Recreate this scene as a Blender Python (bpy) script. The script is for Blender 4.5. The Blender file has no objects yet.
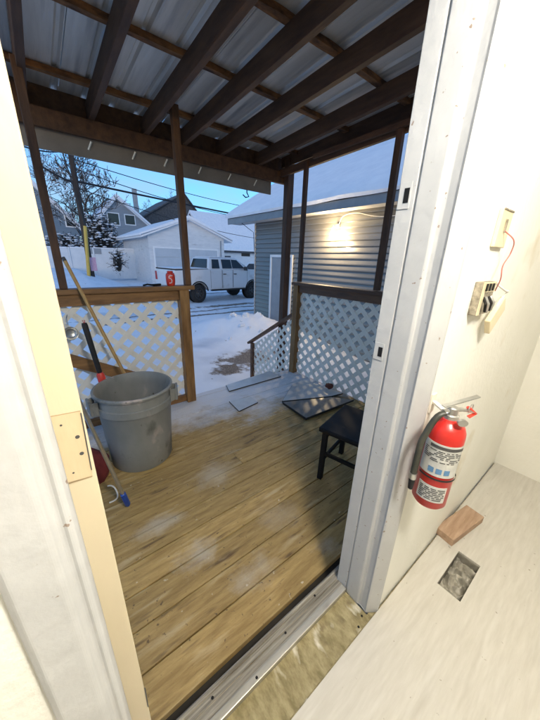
import bpy, bmesh, math, random
from mathutils import Vector, Matrix, noise
random.seed(7)
R = math.radians
scene = bpy.context.scene
col = scene.collection
V = Vector

# ------------------------------------------------------------------ camera
YAW, PITCH, ROLL, FPX, EYE = R(38.62), R(19.70), R(1.73), 281.8, V((0, 0, 1.45))
_f = V((math.sin(YAW)*math.cos(PITCH), math.cos(YAW)*math.cos(PITCH), -math.sin(PITCH)))
_r = V((math.cos(YAW), -math.sin(YAW), 0))
_u = _r.cross(_f)
CR = math.cos(ROLL)*_r + math.sin(ROLL)*_u
CU = -math.sin(ROLL)*_r + math.cos(ROLL)*_u
CF = _f
cam_d = bpy.data.cameras.new('camera')
cam = bpy.data.objects.new('camera', cam_d); col.objects.link(cam)
M = Matrix((CR, CU, -CF)).transposed().to_4x4(); M.translation = EYE
cam.matrix_world = M
cam_d.sensor_fit = 'HORIZONTAL'; cam_d.sensor_width = 36; cam_d.lens = 36*FPX/540
cam_d.clip_start = 0.005; cam_d.clip_end = 2000
scene.camera = cam

def ray(x, y): return CR*((x-270)/FPX) - CU*((y-360)/FPX) + CF
def at(x, y, Y):                       # survey: where a sight line meets the plane at depth Y
    d = ray(x, y); return EYE + d*(Y/d.y)
def atz(x, y, z):
    d = ray(x, y); return EYE + d*((z-EYE.z)/d.z)

# ------------------------------------------------------------------ materials
def lin(c): return tuple(c) + (1,)
def mat(name, c1, c2=None, scale=8, rough=.6, bump=0, stretch=(1,1,1), metal=0, detail=5, ramp=(.35,.7), bscale=None,
        spots=None, island=0, spec=None, seg=None):
    """procedural surface: two-tone noise, optional spots (colour, scale, lo, hi) and per-piece brightness"""
    m = bpy.data.materials.new(name); m.use_nodes = True
    nt = m.node_tree; N = nt.nodes; L = nt.links
    b = N['Principled BSDF']
    b.inputs['Roughness'].default_value = rough; b.inputs['Metallic'].default_value = metal
    if spec is not None: b.inputs['Specular IOR Level'].default_value = spec
    tc = N.new('ShaderNodeTexCoord'); mp = N.new('ShaderNodeMapping')
    mp.inputs['Scale'].default_value = stretch
    L.new(tc.outputs['Object'], mp.inputs['Vector'])
    vec = mp.outputs['Vector']
    if island:
        g = N.new('ShaderNodeNewGeometry')
        va = N.new('ShaderNodeVectorMath'); va.operation = 'MULTIPLY_ADD'
        cx = N.new('ShaderNodeCombineXYZ')
        L.new(g.outputs['Random Per Island'], cx.inputs[0]); L.new(g.outputs['Random Per Island'], cx.inputs[1]); L.new(g.outputs['Random Per Island'], cx.inputs[2])
        va.inputs[1].default_value = (37, 23, 41)
        L.new(cx.outputs[0], va.inputs[0]); L.new(vec, va.inputs[2]); vec = va.outputs[0]
    nz = N.new('ShaderNodeTexNoise'); nz.inputs['Scale'].default_value = scale; nz.inputs['Detail'].default_value = detail
    nz.inputs['Roughness'].default_value = .62
    L.new(vec, nz.inputs['Vector'])
    cr = N.new('ShaderNodeValToRGB')
    cr.color_ramp.elements[0].position, cr.color_ramp.elements[1].position = ramp
    cr.color_ramp.elements[0].color = lin(c1); cr.color_ramp.elements[1].color = lin(c2 or c1)
    L.new(nz.outputs['Fac'], cr.inputs['Fac'])
    out = cr.outputs['Color']
    for sp in (spots or []):
        sc, ss, lo, hi = sp[:4]
        n2 = N.new('ShaderNodeTexNoise'); n2.inputs['Scale'].default_value = ss; n2.inputs['Detail'].default_value = 4
        L.new((tc.outputs['Object'] if len(sp) > 4 else vec), n2.inputs['Vector'])
        mr = N.new('ShaderNodeMapRange'); mr.inputs[1].default_value = lo; mr.inputs[2].default_value = hi
        L.new(n2.outputs['Fac'], mr.inputs[0])
        mx = N.new('ShaderNodeMix'); mx.data_type = 'RGBA'
        L.new(mr.outputs[0], mx.inputs[0]); L.new(out, mx.inputs[6]); mx.inputs[7].default_value = lin(sc)
        out = mx.outputs[2]
    if island:
        mr = N.new('ShaderNodeMapRange'); mr.inputs[3].default_value = 1-island; mr.inputs[4].default_value = 1+island
        L.new(g.outputs['Random Per Island'], mr.inputs[0])
        vm = N.new('ShaderNodeVectorMath'); vm.operation = 'SCALE'
        L.new(out, vm.inputs[0]); L.new(mr.outputs[0], vm.inputs['Scale']); out = vm.outputs[0]
    L.new(out, b.inputs['Base Color'])
    if bump:
        n3 = nz
        if bscale:
            n3 = N.new('ShaderNodeTexNoise'); n3.inputs['Scale'].default_value = bscale; n3.inputs['Detail'].default_value = 6
            L.new(vec, n3.inputs['Vector'])
        bp = N.new('ShaderNodeBump'); bp.inputs['Strength'].default_value = bump; bp.inputs['Distance'].default_value = .02
        L.new(n3.outputs['Fac'], bp.inputs['Height']); L.new(bp.outputs['Normal'], b.inputs['Normal'])
    return m

def emat(name, c, s):
    m = bpy.data.materials.new(name); m.use_nodes = True
    b = m.node_tree.nodes['Principled BSDF']
    b.inputs['Base Color'].default_value = lin(c)
    b.inputs['Emission Color'].default_value = lin(c); b.inputs['Emission Strength'].default_value = s
    return m

def glass(name, c=(.02,.025,.03), rough=.06):
    m = bpy.data.materials.new(name); m.use_nodes = True
    b = m.node_tree.nodes['Principled BSDF']
    b.inputs['Base Color'].default_value = lin(c); b.inputs['Roughness'].default_value = rough
    return m

MT = {}
MT['wall'] = mat('cream_wall_paint', (.79,.78,.71), (.83,.82,.76), 3, .55, .16, bscale=34, spots=[((.62,.55,.40), 2.2, .66, .80)])
MT['wall2'] = mat('side_wall_paint', (.78,.76,.68), (.82,.80,.73), 3, .6, .16, bscale=34, spots=[((.70,.60,.34), 1.6, .60, .78)])
MT['casing'] = mat('grey_white_trim_paint', (.43,.435,.435), (.49,.495,.495), 4, .38, .12, bscale=30, spots=[((.26,.20,.16), 58, .695, .715)])
MT['jamb_cream'] = mat('cream_jamb_paint', (.55,.475,.33), (.60,.525,.38), 3, .45, .06, stretch=(1,1,.3), bscale=40, spots=[((.55,.42,.22), 30, .70, .76)])
MT['mortise'] = mat('bare_mortise_wood', (.50,.39,.24), (.57,.47,.31), 16, .7, .1, stretch=(1,1,.2))
MT['vinyl'] = mat('pale_vinyl_plank', (.50,.475,.42), (.575,.55,.495), 7, .45, .06, stretch=(1.0,8,1), detail=10, spots=[((.42,.395,.34), 3, .58, .85), ((.60,.58,.53), 2.5, .58, .75), ((.27,.24,.19), 40, .70, .74, 1)])
MT['subfloor'] = mat('bare_subfloor', (.19,.155,.07), (.40,.34,.19), 16, .85, .4, stretch=(2.2,1,1), spots=[((.16,.12,.06), 12, .6, .75), ((.62,.58,.48), 7, .62, .72)])
MT['sill'] = mat('weathered_sill', (.13,.11,.08), (.40,.37,.30), 11, .6, .3, stretch=(.25,9,3), spots=[((.12,.09,.06), 9, .62, .75)])
MT['alu'] = mat('worn_aluminium', (.40,.38,.32), (.56,.54,.48), 9, .42, .05, stretch=(.4,3,3), metal=.55, spots=[((.3,.26,.2), 12, .66, .8)])
MT['dark_wood'] = mat('dark_stained_timber', (.066,.029,.012), (.135,.062,.024), 7, .7, .25, stretch=(2.5,.5,2.5), spots=[((.14,.07,.03), 5, .62, .85)])
MT['dark_wood_z'] = mat('dark_stained_post', (.060,.025,.010), (.13,.056,.021), 7, .65, .25, stretch=(3,3,.5))
MT['purlin'] = mat('rough_sawn_purlin', (.05,.020,.007), (.36,.16,.05), 7, .8, .5, stretch=(.8,2,2))
MT['rail_wood'] = mat('brown_rail_timber', (.16,.075,.022), (.34,.17,.055), 6, .6, .25, stretch=(.5,3,3), spots=[((.07,.03,.012), 5, .58, .78)])
MT['rail_wood_z'] = mat('brown_post_timber', (.17,.08,.022), (.36,.19,.06), 6, .6, .25, stretch=(3,3,.45), spots=[((.07,.03,.012), 4, .58, .78)])
MT['greydoor'] = mat('dull_grey_door', (.26,.28,.30), (.32,.34,.36), 3, .5)
MT['gap_shade'] = mat('gap_shade_black', (.016,.013,.010), (.035,.028,.02), 8, .8, .2)  # near-black colour standing in for shade in the gap at the sill
MT['post_mid'] = mat('brown_stained_post', (.085,.036,.012), (.19,.085,.030), 7, .65, .25, stretch=(3,3,.5))
MT['rail_dark'] = mat('dark_brown_rail', (.075,.032,.013), (.17,.076,.027), 6, .55, .25, stretch=(3,.5,3))
MT['lattice'] = mat('white_lattice', (.80,.76,.66), (.87,.84,.76), 7, .5, .08, spots=[((.5,.42,.26), 6, .62, .8)])
MT['roofmetal'] = mat('galvanised_roof', (.62,.57,.50), (.76,.71,.63), 4, .42, .05, stretch=(5,.4,1), metal=.25, spots=[((.26,.25,.24), 2.5, .55, .8), ((.62,.64,.68), 16, .64, .75)])
MT['fascia'] = mat('dull_beige_board', (.21,.17,.13), (.28,.23,.18), 4, .6, .05)
MT['white'] = mat('white_paint', (.74,.75,.76), (.80,.80,.80), 5, .45, .03)
MT['snow'] = mat('snow', (.74,.77,.82), (.84,.86,.89), 3, .75, .5, bscale=14)
MT['black'] = mat('black_paint', (.007,.007,.007), (.013,.012,.012), 9, .55, .1, spec=.25)
MT['rubber'] = mat('black_rubber', (.010,.010,.011), (.022,.021,.020), 12, .75, .1)
MT['red'] = mat('red_enamel', (.46,.020,.016), (.54,.030,.022), 5, .28, .02)
MT['redplastic'] = mat('red_plastic', (.58,.035,.020), (.68,.06,.035), 6, .35)
MT['steel'] = mat('brushed_steel', (.52,.52,.50), (.66,.66,.64), 14, .3, metal=.9)
MT['darkrim'] = mat('dirty_dark_rim', (.05,.05,.05), (.12,.12,.12), 14, .45, metal=.5)
MT['bin'] = mat('grey_bin_plastic', (.19,.195,.18), (.27,.27,.25), 3, .5, .1, stretch=(1,1,.6), bscale=20,
                spots=[((.085,.085,.075), 7, .58, .72), ((.48,.39,.35), 5, .62, .72), ((.10,.09,.07), 26, .70, .74)])
MT['bamboo'] = mat('varnished_broom_pole', (.36,.20,.055), (.50,.31,.10), 8, .45, .1, stretch=(4,4,.5))
MT['blueplastic'] = mat('blue_plastic', (.012,.055,.30), (.02,.08,.38), 9, .4)
MT['whitewire'] = mat('white_cable', (.72,.70,.64), None, 5, .45)
MT['maroon'] = mat('maroon_fabric', (.10,.012,.014), (.17,.022,.022), 9, .8, .2)
MT['label'] = mat('paper_label', (.46,.46,.43), (.56,.56,.52), 22, .45)
MT['ink'] = mat('dark_ink', (.06,.06,.06), None, 5, .5)
MT['edge_shade'] = mat('mortise_edge_shade', (.34,.25,.14), None, 5, .7)  # brown tone for painted shade at the mortise edges
MT['inkblue'] = mat('blue_ink', (.10,.22,.38), None, 5, .5)
MT['hose'] = mat('olive_black_hose', (.035,.036,.028), (.06,.06,.045), 20, .45)
MT['plate'] = mat('almond_plastic', (.66,.56,.36), (.72,.62,.42), 6, .35)
MT['boxdark'] = mat('grimy_box', (.10,.085,.06), (.42,.37,.28), 38, .6, .3)
MT['whiteplastic'] = mat('off_white_plastic', (.78,.73,.62), None, 5, .35)
MT['pinkwire'] = mat('faded_red_wire', (.45,.14,.12), None, 5, .4)
MT['block'] = mat('sawn_wood_block', (.30,.19,.12), (.46,.32,.22), 12, .75, .25, stretch=(.5,4,4))
MT['vent'] = mat('dusty_duct_metal', (.16,.15,.12), (.50,.47,.40), 11, .5, .4, metal=.3)
MT['siding'] = mat('grey_aluminium_siding', (.19,.185,.17), (.24,.235,.22), 2.5, .27, .04, stretch=(1,.3,4), spec=.7, metal=.3, spots=[((.24,.23,.21), 3, .62, .8)])
MT['soffit'] = mat('grey_soffit', (.48,.48,.47), (.54,.54,.53), 4, .5)
MT['fascia_grey'] = mat('grey_fascia', (.20,.22,.24), (.25,.27,.29), 4, .4)
MT['whitesiding'] = mat('white_garage_siding', (.60,.62,.64), (.70,.71,.72), 2, .5, stretch=(1,1,4), spots=[((.42,.43,.44), 1.2, .6, .8)])
MT['garagedoor'] = mat('pale_garage_door', (.44,.48,.52), (.50,.54,.58), 2, .4)
MT['bluesiding'] = mat('blue_grey_siding', (.14,.20,.26), (.19,.25,.31), 2, .6, stretch=(.4,.4,6))
MT['greysiding'] = mat('grey_house_siding', (.24,.27,.30), (.30,.33,.36), 2, .6, stretch=(.4,.4,6))
MT['darkroof'] = mat('dark_shingles', (.045,.05,.055), (.10,.105,.115), 4, .8, .3)
MT['glass'] = glass('dark_window_glass')
MT['truck'] = mat('white_car_paint', (.66,.68,.70), (.70,.72,.74), 2, .25, spots=[((.42,.42,.42), 2.5, .62, .85)], spec=.6)
MT['tail'] = mat('red_lamp_lens', (.35,.012,.01), None, 4, .2)
MT['lampclear'] = mat('clear_lamp_lens', (.6,.62,.65), None, 4, .12)
MT['bark'] = mat('dark_bark', (.035,.026,.020), (.075,.058,.045), 6, .9, .5, stretch=(3,3,.6), spots=[((.55,.58,.62), 3, .66, .72)])
MT['pole'] = mat('creosote_pole', (.030,.022,.018), (.065,.05,.04), 5, .85, .3, stretch=(4,4,.3))
MT['yellow'] = mat('yellow_guard_plastic', (.50,.34,.055), (.60,.42,.09), 3, .5)
MT['pink'] = mat('pink_notice', (.52,.30,.42), (.62,.42,.52), 14, .7)
MT['cable'] = mat('black_cable', (.012,.012,.014), None, 5, .6)
MT['vinylfence'] = mat('white_vinyl_fence', (.62,.66,.70), (.70,.73,.76), 2, .45)
MT['bush'] = mat('dark_twigs', (.020,.020,.018), (.05,.045,.04), 9, .9)
MT['tile'] = mat('pale_stone_tile', (.46,.46,.45), (.58,.58,.56), 6, .3, .03)
MT['slabdark'] = mat('dull_dark_board', (.12,.125,.12), (.20,.20,.19), 8, .3, .05)
MT['tile_edge'] = mat('dark_tile_edge', (.015,.015,.016), (.03,.03,.03), 9, .5)
MT['ceil'] = mat('white_ceiling', (.75,.74,.70), (.78,.77,.73), 3, .8)
MT['bulb'] = emat('lit_bulb', (1,.72,.36), 60)
MT['lampglow'] = emat('lit_lamp_diffuser', (1,.86,.62), 2)
MT['scrap'] = mat('reddish_scrap', (.09,.022,.012), (.16,.05,.03), 20, .8, .4)

def deck_material():
    m = mat('weathered_deck_boards', (.285,.182,.058), (.48,.335,.128), 6, .62, .5, stretch=(.9,6,1), island=.16, detail=8,
            spots=[((.15,.09,.034), 5, .60, .74), ((.48,.37,.20), 3.0, .60, .74), ((.12,.075,.035), 44, .66, .74, 1), ((.58,.50,.36), 24, .71, .75, 1)])
    nt = m.node_tree; N = nt.nodes; L = nt.links; b = N['Principled BSDF']
    src = b.inputs['Base Color'].links[0].from_socket
    tc = N.new('ShaderNodeTexCoord'); sx = N.new('ShaderNodeSeparateXYZ'); L.new(tc.outputs['Object'], sx.inputs[0])
    # pale paint / plaster scuffs trodden out of the doorway
    n = N.new('ShaderNodeTexNoise'); n.inputs['Scale'].default_value = 4.5; n.inputs['Detail'].default_value = 7; n.inputs['Roughness'].default_value = .7
    L.new(tc.outputs['Object'], n.inputs['Vector'])
    prev = src
    for (cx, cy, rx, ry, amt) in ((.42,1.12,.17,.14,.6), (.30,1.45,.22,.10,.5), (.75,1.62,.3,.2,.40), (.62,.85,.20,.12,.45), (.95,1.05,.2,.25,.25), (1.05,.72,.12,.1,.5)):
        vm = N.new('ShaderNodeVectorMath'); vm.operation = 'SUBTRACT'; vm.inputs[1].default_value = (cx, cy, 0); L.new(tc.outputs['Object'], vm.inputs[0])
        vs = N.new('ShaderNodeVectorMath'); vs.operation = 'MULTIPLY'; vs.inputs[1].default_value = (1/rx, 1/ry, 0); L.new(vm.outputs[0], vs.inputs[0])
        ln = N.new('ShaderNodeVectorMath'); ln.operation = 'LENGTH'; L.new(vs.outputs[0], ln.inputs[0])
        ma = N.new('ShaderNodeMath'); ma.operation = 'MULTIPLY_ADD'; L.new(n.outputs['Fac'], ma.inputs[0]); ma.inputs[1].default_value = 2.4; 
        ng = N.new('ShaderNodeMath'); ng.operation = 'SUBTRACT'; ng.inputs[0].default_value = .0; L.new(ln.outputs['Value'], ng.inputs[1]); L.new(ng.outputs[0], ma.inputs[2])
        mr = N.new('ShaderNodeMapRange'); mr.inputs[1].default_value = .45; mr.inputs[2].default_value = 1.15; mr.inputs[4].default_value = amt
        L.new(ma.outputs[0], mr.inputs[0])
        mx = N.new('ShaderNodeMix'); mx.data_type = 'RGBA'; L.new(mr.outputs[0], mx.inputs[0]); L.new(prev, mx.inputs[6]); mx.inputs[7].default_value = (.56,.52,.44,1)
        prev = mx.outputs[2]
    # snow blown onto the boards by the steps
    n2 = N.new('ShaderNodeTexNoise'); n2.inputs['Scale'].default_value = 2.6; n2.inputs['Detail'].default_value = 8; n2.inputs['Roughness'].default_value = .68
    L.new(tc.outputs['Object'], n2.inputs['Vector'])
    a = N.new('ShaderNodeMath'); a.operation = 'MULTIPLY_ADD'; a.inputs[1].default_value = .22; L.new(sx.outputs[0], a.inputs[0]); L.new(sx.outputs[1], a.inputs[2])
    a2 = N.new('ShaderNodeMath'); a2.operation = 'MULTIPLY_ADD'; a2.inputs[1].default_value = 1.5; L.new(n2.outputs['Fac'], a2.inputs[0]); L.new(a.outputs[0], a2.inputs[2])
    mr = N.new('ShaderNodeMapRange'); mr.inputs[1].default_value = 3.18; mr.inputs[2].default_value = 3.62; mr.inputs[4].default_value = .92
    L.new(a2.outputs[0], mr.inputs[0])
    mx = N.new('ShaderNodeMix'); mx.data_type = 'RGBA'; L.new(mr.outputs[0], mx.inputs[0]); L.new(prev, mx.inputs[6]); mx.inputs[7].default_value = (.66,.67,.70,1)
    L.new(mx.outputs[2], b.inputs['Base Color'])
    return m
MT['deck'] = deck_material()

def ground_material():
    m = mat('snowy_ground', (.74,.77,.82), (.87,.89,.92), .9, .8, .6, bscale=7, spots=[((.50,.54,.60), .5, .56, .74), ((.27,.23,.19), 5, .69, .75)])
    nt = m.node_tree; N = nt.nodes; L = nt.links; b = N['Principled BSDF']
    src = b.inputs['Base Color'].links[0].from_socket
    tc = N.new('ShaderNodeTexCoord')
    n = N.new('ShaderNodeTexNoise'); n.inputs['Scale'].default_value = 3.5; n.inputs['Detail'].default_value = 8; n.inputs['Roughness'].default_value = .7
    L.new(tc.outputs['Object'], n.inputs['Vector'])
    prev = src
    g = N.new('ShaderNodeTexNoise'); g.inputs['Scale'].default_value = 40; L.new(tc.outputs['Object'], g.inputs['Vector'])
    cr = N.new('ShaderNodeValToRGB'); cr.color_ramp.elements[0].color = (.07,.05,.035,1); cr.color_ramp.elements[1].color = (.26,.20,.14,1)
    cr.color_ramp.elements[0].position = .35; cr.color_ramp.elements[1].position = .65; L.new(g.outputs['Fac'], cr.inputs[0])
    for (cx, cy, rx, ry) in ((3.25,4.9,1.0,.55), (2.6,4.5,.5,.35), (6.5,11.0,2.6,.35), (5,9.6,9,.16), (6,10.35,9,.14), (8,15.2,9,.2)):
        vm = N.new('ShaderNodeVectorMath'); vm.operation = 'SUBTRACT'; vm.inputs[1].default_value = (cx, cy, 0); L.new(tc.outputs['Object'], vm.inputs[0])
        vs = N.new('ShaderNodeVectorMath'); vs.operation = 'MULTIPLY'; vs.inputs[1].default_value = (1/rx, 1/ry, 0); L.new(vm.outputs[0], vs.inputs[0])
        ln = N.new('ShaderNodeVectorMath'); ln.operation = 'LENGTH'; L.new(vs.outputs[0], ln.inputs[0])
        ng = N.new('ShaderNodeMath'); ng.operation = 'SUBTRACT'; ng.inputs[0].default_value = 0; L.new(ln.outputs['Value'], ng.inputs[1])
        ma = N.new('ShaderNodeMath'); ma.operation = 'MULTIPLY_ADD'; ma.inputs[1].default_value = 2.2; L.new(n.outputs['Fac'], ma.inputs[0]); L.new(ng.outputs[0], ma.inputs[2])
        mr = N.new('ShaderNodeMapRange'); mr.inputs[1].default_value = .3; mr.inputs[2].default_value = .6; mr.inputs[4].default_value = .95
        L.new(ma.outputs[0], mr.inputs[0])
        mx = N.new('ShaderNodeMix'); mx.data_type = 'RGBA'; L.new(mr.outputs[0], mx.inputs[0]); L.new(prev, mx.inputs[6]); L.new(cr.outputs[0], mx.inputs[7])
        prev = mx.outputs[2]
    L.new(prev, b.inputs['Base Color'])
    return m
MT['ground'] = ground_material()

# ------------------------------------------------------------------ building helpers
ORG = {}
def tag(o, label=None, cat=None, group=None, kind=None):
    if label: o['label'] = label
    if cat: o['category'] = cat
    if group: o['group'] = group
    if kind: o['kind'] = kind
    return o
def thing(name, label, cat, loc=(0,0,0), rz=0, group=None, kind=None):
    o = bpy.data.objects.new(name, None); col.objects.link(o); o.empty_display_size = .1
    o.location = loc; o.rotation_euler.z = rz
    ORG[o.name] = V(loc) if rz == 0 else V((0,0,0))       # turned things are modelled in their own axes
    return tag(o, label, cat, group, kind)
def copy_tree(o, parent=None):
    c = o.copy(); col.objects.link(c); c.parent = parent; ORG[c.name] = ORG.get(o.name, V((0,0,0)))
    for ch in list(o.children): copy_tree(ch, c)
    return c

class MB:
    def __init__(s): s.b = bmesh.new()
    def _face(s, vs):
        try: return s.b.faces.new(vs)
        except ValueError: return None
    def box(s, lo, hi, bev=0):
        lo, hi = V(lo), V(hi)
        return s.obox((lo+hi)/2, V((1,0,0)), V((0,1,0)), V((0,0,1)), hi-lo, bev)
    def obox(s, c, ax, ay, az, size, bev=0):
        c = V(c); hx, hy, hz = [v/2 for v in size]
        v = [s.b.verts.new(c + ax*(hx*i) + ay*(hy*j) + az*(hz*k)) for i in (-1,1) for j in (-1,1) for k in (-1,1)]
        fs = [(0,1,3,2),(4,6,7,5),(0,4,5,1),(2,3,7,6),(0,2,6,4),(1,5,7,3)]
        F = [s.b.faces.new([v[i] for i in f]) for f in fs]
        if bev:
            es = list({e for f in F for e in f.edges})
            bmesh.ops.bevel(s.b, geom=es, offset=bev, segments=2, profile=.6, affect='EDGES')
        return s
    def beam(s, p0, p1, w, h, up=(0,0,1), bev=0, ext=0):
        p0, p1, up = V(p0), V(p1), V(up)
        d = (p1-p0).normalized(); side = d.cross(up).normalized(); u = side.cross(d).normalized()
        return s.obox((p0+p1)/2, d, side, u, ((p1-p0).length+2*ext, w, h), bev)
    def tube(s, pts, r, n=10, cap=True):
        pts = [V(p) for p in pts]
        rs = r if isinstance(r, (list, tuple)) else [r]*len(pts)
        rings = []; prev = None
        for i, p in enumerate(pts):
            if i == 0: d = pts[1]-p
            elif i == len(pts)-1: d = p-pts[i-1]
            else: d = (pts[i+1]-pts[i-1])
            d.normalize()
            a = prev - d*prev.dot(d) if prev is not None else None
            if a is None or a.length < 1e-4:
                a = d.cross(V((0,0,1)) if abs(d.z) < .9 else V((1,0,0)))
            a.normalize(); prev = a; bb = d.cross(a)
            rings.append([s.b.verts.new(p + (a*math.cos(2*math.pi*k/n) + bb*math.sin(2*math.pi*k/n))*rs[i]) for k in range(n)])
        for i in range(len(rings)-1):
            for k in range(n): s._face((rings[i][k], rings[i][(k+1)%n], rings[i+1][(k+1)%n], rings[i+1][k]))
        if cap:
            s._face(rings[0][::-1]); s._face(rings[-1])
        return s
    def lathe(s, prof, c=(0,0,0), n=32, axis=(0,0,1), tilt=None):
        c = V(c); az = V(axis).normalized(); ax = az.cross(V((0,1,0)) if abs(az.y) < .9 else V((1,0,0))).normalized(); ay = az.cross(ax)
        rings = []
        for (r, z) in prof:
            if r < 1e-5: rings.append([s.b.verts.new(c+az*z)])
            else: rings.append([s.b.verts.new(c + az*z + (ax*math.cos(2*math.pi*k/n)+ay*math.sin(2*math.pi*k/n))*r) for k in range(n)])
        for i in range(len(rings)-1):
            A, B = rings[i], rings[i+1]
            for k in range(n):
                k2 = (k+1)%n
                q = []
                for v in (A[k%len(A)], A[k2%len(A)], B[k2%len(B)], B[k%len(B)]):
                    if v not in q: q.append(v)
                if len(q) > 2: s._face(q)
        return s
    def prism(s, poly, d, bev=0):
        """closed 3D polygon swept along d"""
        d = V(d); a = [s.b.verts.new(V(p)) for p in poly]; c = [s.b.verts.new(V(p)+d) for p in poly]
        F = [s.b.faces.new(a), s.b.faces.new(c[::-1])]
        n = len(a)
        for i in range(n): F.append(s.b.faces.new((a[(i+1)%n], a[i], c[i], c[(i+1)%n])))
        if bev:
            es = list({e for f in F for e in f.edges})
            bmesh.ops.bevel(s.b, geom=es, offset=bev, segments=2, profile=.6, affect='EDGES')
        return s
    def quad(s, *p):
        s._face([s.b.verts.new(V(q)) for q in p]); return s
    def build(s, name, m, parent=None, smooth=False, angle=None):
        b = s.b
        bmesh.ops.recalc_face_normals(b, faces=b.faces[:])
        o_ = ORG.get(parent.name, V((0,0,0))) if parent else V((0,0,0))
        if o_.length: bmesh.ops.translate(b, verts=b.verts[:], vec=-o_)
        me = bpy.data.meshes.new(name); b.to_mesh(me); b.free()
        me.materials.append(m)
        if smooth:
            for p in me.polygons: p.use_smooth = True
            me.set_sharp_from_angle(angle=R(angle or 40))
        o = bpy.data.objects.new(name, me); col.objects.link(o)
        if parent: o.parent = parent
        ORG[o.name] = o_
        return o

def curve(pts, k=6):
    """a smooth line through the points"""
    p = [V(q) for q in pts]; p = [2*p[0]-p[1]] + p + [2*p[-1]-p[-2]]; out = []
    for i in range(1, len(p)-2):
        for j in range(k):
            t = j/k; a, b, c_, d = p[i-1:i+3]
            out.append(.5*((2*b)+(c_-a)*t+(2*a-5*b+4*c_-d)*t*t+(3*b-a-3*c_+d)*t**3))
    return out + [p[-2]]

def clip(poly, conv):
    """2D Sutherland-Hodgman against a counter-clockwise convex polygon"""
    out = poly
    for i in range(len(conv)):
        a, b = conv[i], conv[(i+1) % len(conv)]
        inp, out = out, []
        f = lambda p: (b[0]-a[0])*(p[1]-a[1]) - (b[1]-a[1])*(p[0]-a[0])
        for j in range(len(inp)):
            p, q = inp[j], inp[(j+1) % len(inp)]
            fp, fq = f(p), f(q)
            if fp >= 0: out.append(p)
            if (fp >= 0) != (fq >= 0):
                t = fp/(fp-fq); out.append((p[0]+(q[0]-p[0])*t, p[1]+(q[1]-p[1])*t))
        if len(out) < 3: return []
    return out
def lattice(conv, place, nrm, diag=.165, w=.046, th=.007):
    """two layers of crossed slats clipped to a convex outline; place maps (u, v) to a point"""
    mb = MB(); nrm = V(nrm)
    us = [p[0] for p in conv]; vs = [p[1] for p in conv]
    cx, cy = (min(us)+max(us))/2, (min(vs)+max(vs))/2
    rad = math.hypot(max(us)-min(us), max(vs)-min(vs))
    pitch = diag/math.sqrt(2)
    for layer, sg in ((0, 1), (1, -1)):
        d = (math.sqrt(.5), sg*math.sqrt(.5)); nn = (-d[1], d[0])
        k = int(rad/pitch)+1
        for i in range(-k, k+1):
            o = (cx+nn[0]*i*pitch, cy+nn[1]*i*pitch)
            q = [(o[0]+d[0]*a+nn[0]*b, o[1]+d[1]*a+nn[1]*b) for a, b in ((-rad,-w/2),(rad,-w/2),(rad,w/2),(-rad,w/2))]
            c = clip(q, conv)
            if len(c) >= 3:
                cc = [c[0]]
                for p in c[1:]:
                    if math.hypot(p[0]-cc[-1][0], p[1]-cc[-1][1]) > 1e-4: cc.append(p)
                if len(cc) > 2 and math.hypot(cc[0][0]-cc[-1][0], cc[0][1]-cc[-1][1]) < 1e-4: cc.pop()
                if len(cc) >= 3:
                    off = nrm*(layer*(th+.0005))
                    mb.prism([place(*p)+off for p in cc], nrm*th)
    return mb

# ================================================================== INTERIOR
WY = .32            # interior face of the door wall
EXY = .50           # exterior face
# floor of the room: vinyl planks with a register cut-out
fl = MB()
hx0, hx1, hy0, hy1 = 1.235, 1.50, .10, .20
for (x0, x1, y0, y1) in ((-3.2, 2.54, -3.6, hy0), (-3.2, hx0, hy0, .311), (hx1, 2.54, hy0, .311), (hx0, hx1, hy1, .311)):
    fl.box((x0, y0, -.012), (x1, y1, 0))
floor = fl.build('floor', MT['vinyl']); tag(floor, 'pale wood look vinyl plank floor of the room', 'floor', kind='structure')
fl = MB()
fl.box((-3.2, -3.6, -.06), (2.54, hy0-.013, -.0135)); fl.box((-3.2, hy0-.0125, -.06), (hx0-.013, .3175, -.0135)); fl.box((hx1+.013, hy0-.0125, -.06), (2.54, .3175, -.0135)); fl.box((hx0-.0125, hy1+.013, -.06), (hx1+.0125, .3175, -.0135))
sub = fl.build('floor_base', MT['subfloor']); tag(sub, 'bare wooden base under the vinyl planks', 'floor', kind='structure')

t = thing('floor_register_hole', 'open rectangular register hole cut into the pale vinyl floor', 'floor vent', (1.37, .15, 0))
d = MB()
d.box((hx0-.012, hy0-.012, -.16), (hx0-.001, hy1+.012, -.0125)); d.box((hx1+.001, hy0-.012, -.16), (hx1+.012, hy1+.012, -.0125))
d.box((hx0, hy0-.012, -.16), (hx1, hy0-.001, -.0125)); d.box((hx0, hy1+.001, -.16), (hx1, hy1+.012, -.0125))
d.box((hx0, hy0, -.165), (hx1, hy1, -.16))
d.build('duct', MT['vent'], t)
d = MB(); GA = []
for i in range(53):
    row = []
    for j in range(23):
        u, v = i/52, j/22
        x, y = hx0+.002+(hx1-hx0-.004)*u, hy0+.002+(hy1-hy0-.004)*v
        dx, dy = (u-.42)*2.4, v-.45
        rr_ = math.hypot(dx, dy); an = math.atan2(dy, dx)
        z = -.050 + .012*math.sin(rr_*17+an*1.0+2*noise.noise(V((u*5, v*4, 1)))) + .016*noise.noise(V((u*6, v*4, 9))) + .006*noise.noise(V((u*20, v*12, 3)))
        row.append(d.b.verts.new(V((x, y, min(z, -.018)))))
    GA.append(row)
for i in range(52):
    for j in range(22): d._face((GA[i][j], GA[i+1][j], GA[i+1][j+1], GA[i][j+1]))
d.build('crumpled_insulation', MT['vent'], t, smooth=True)

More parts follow.
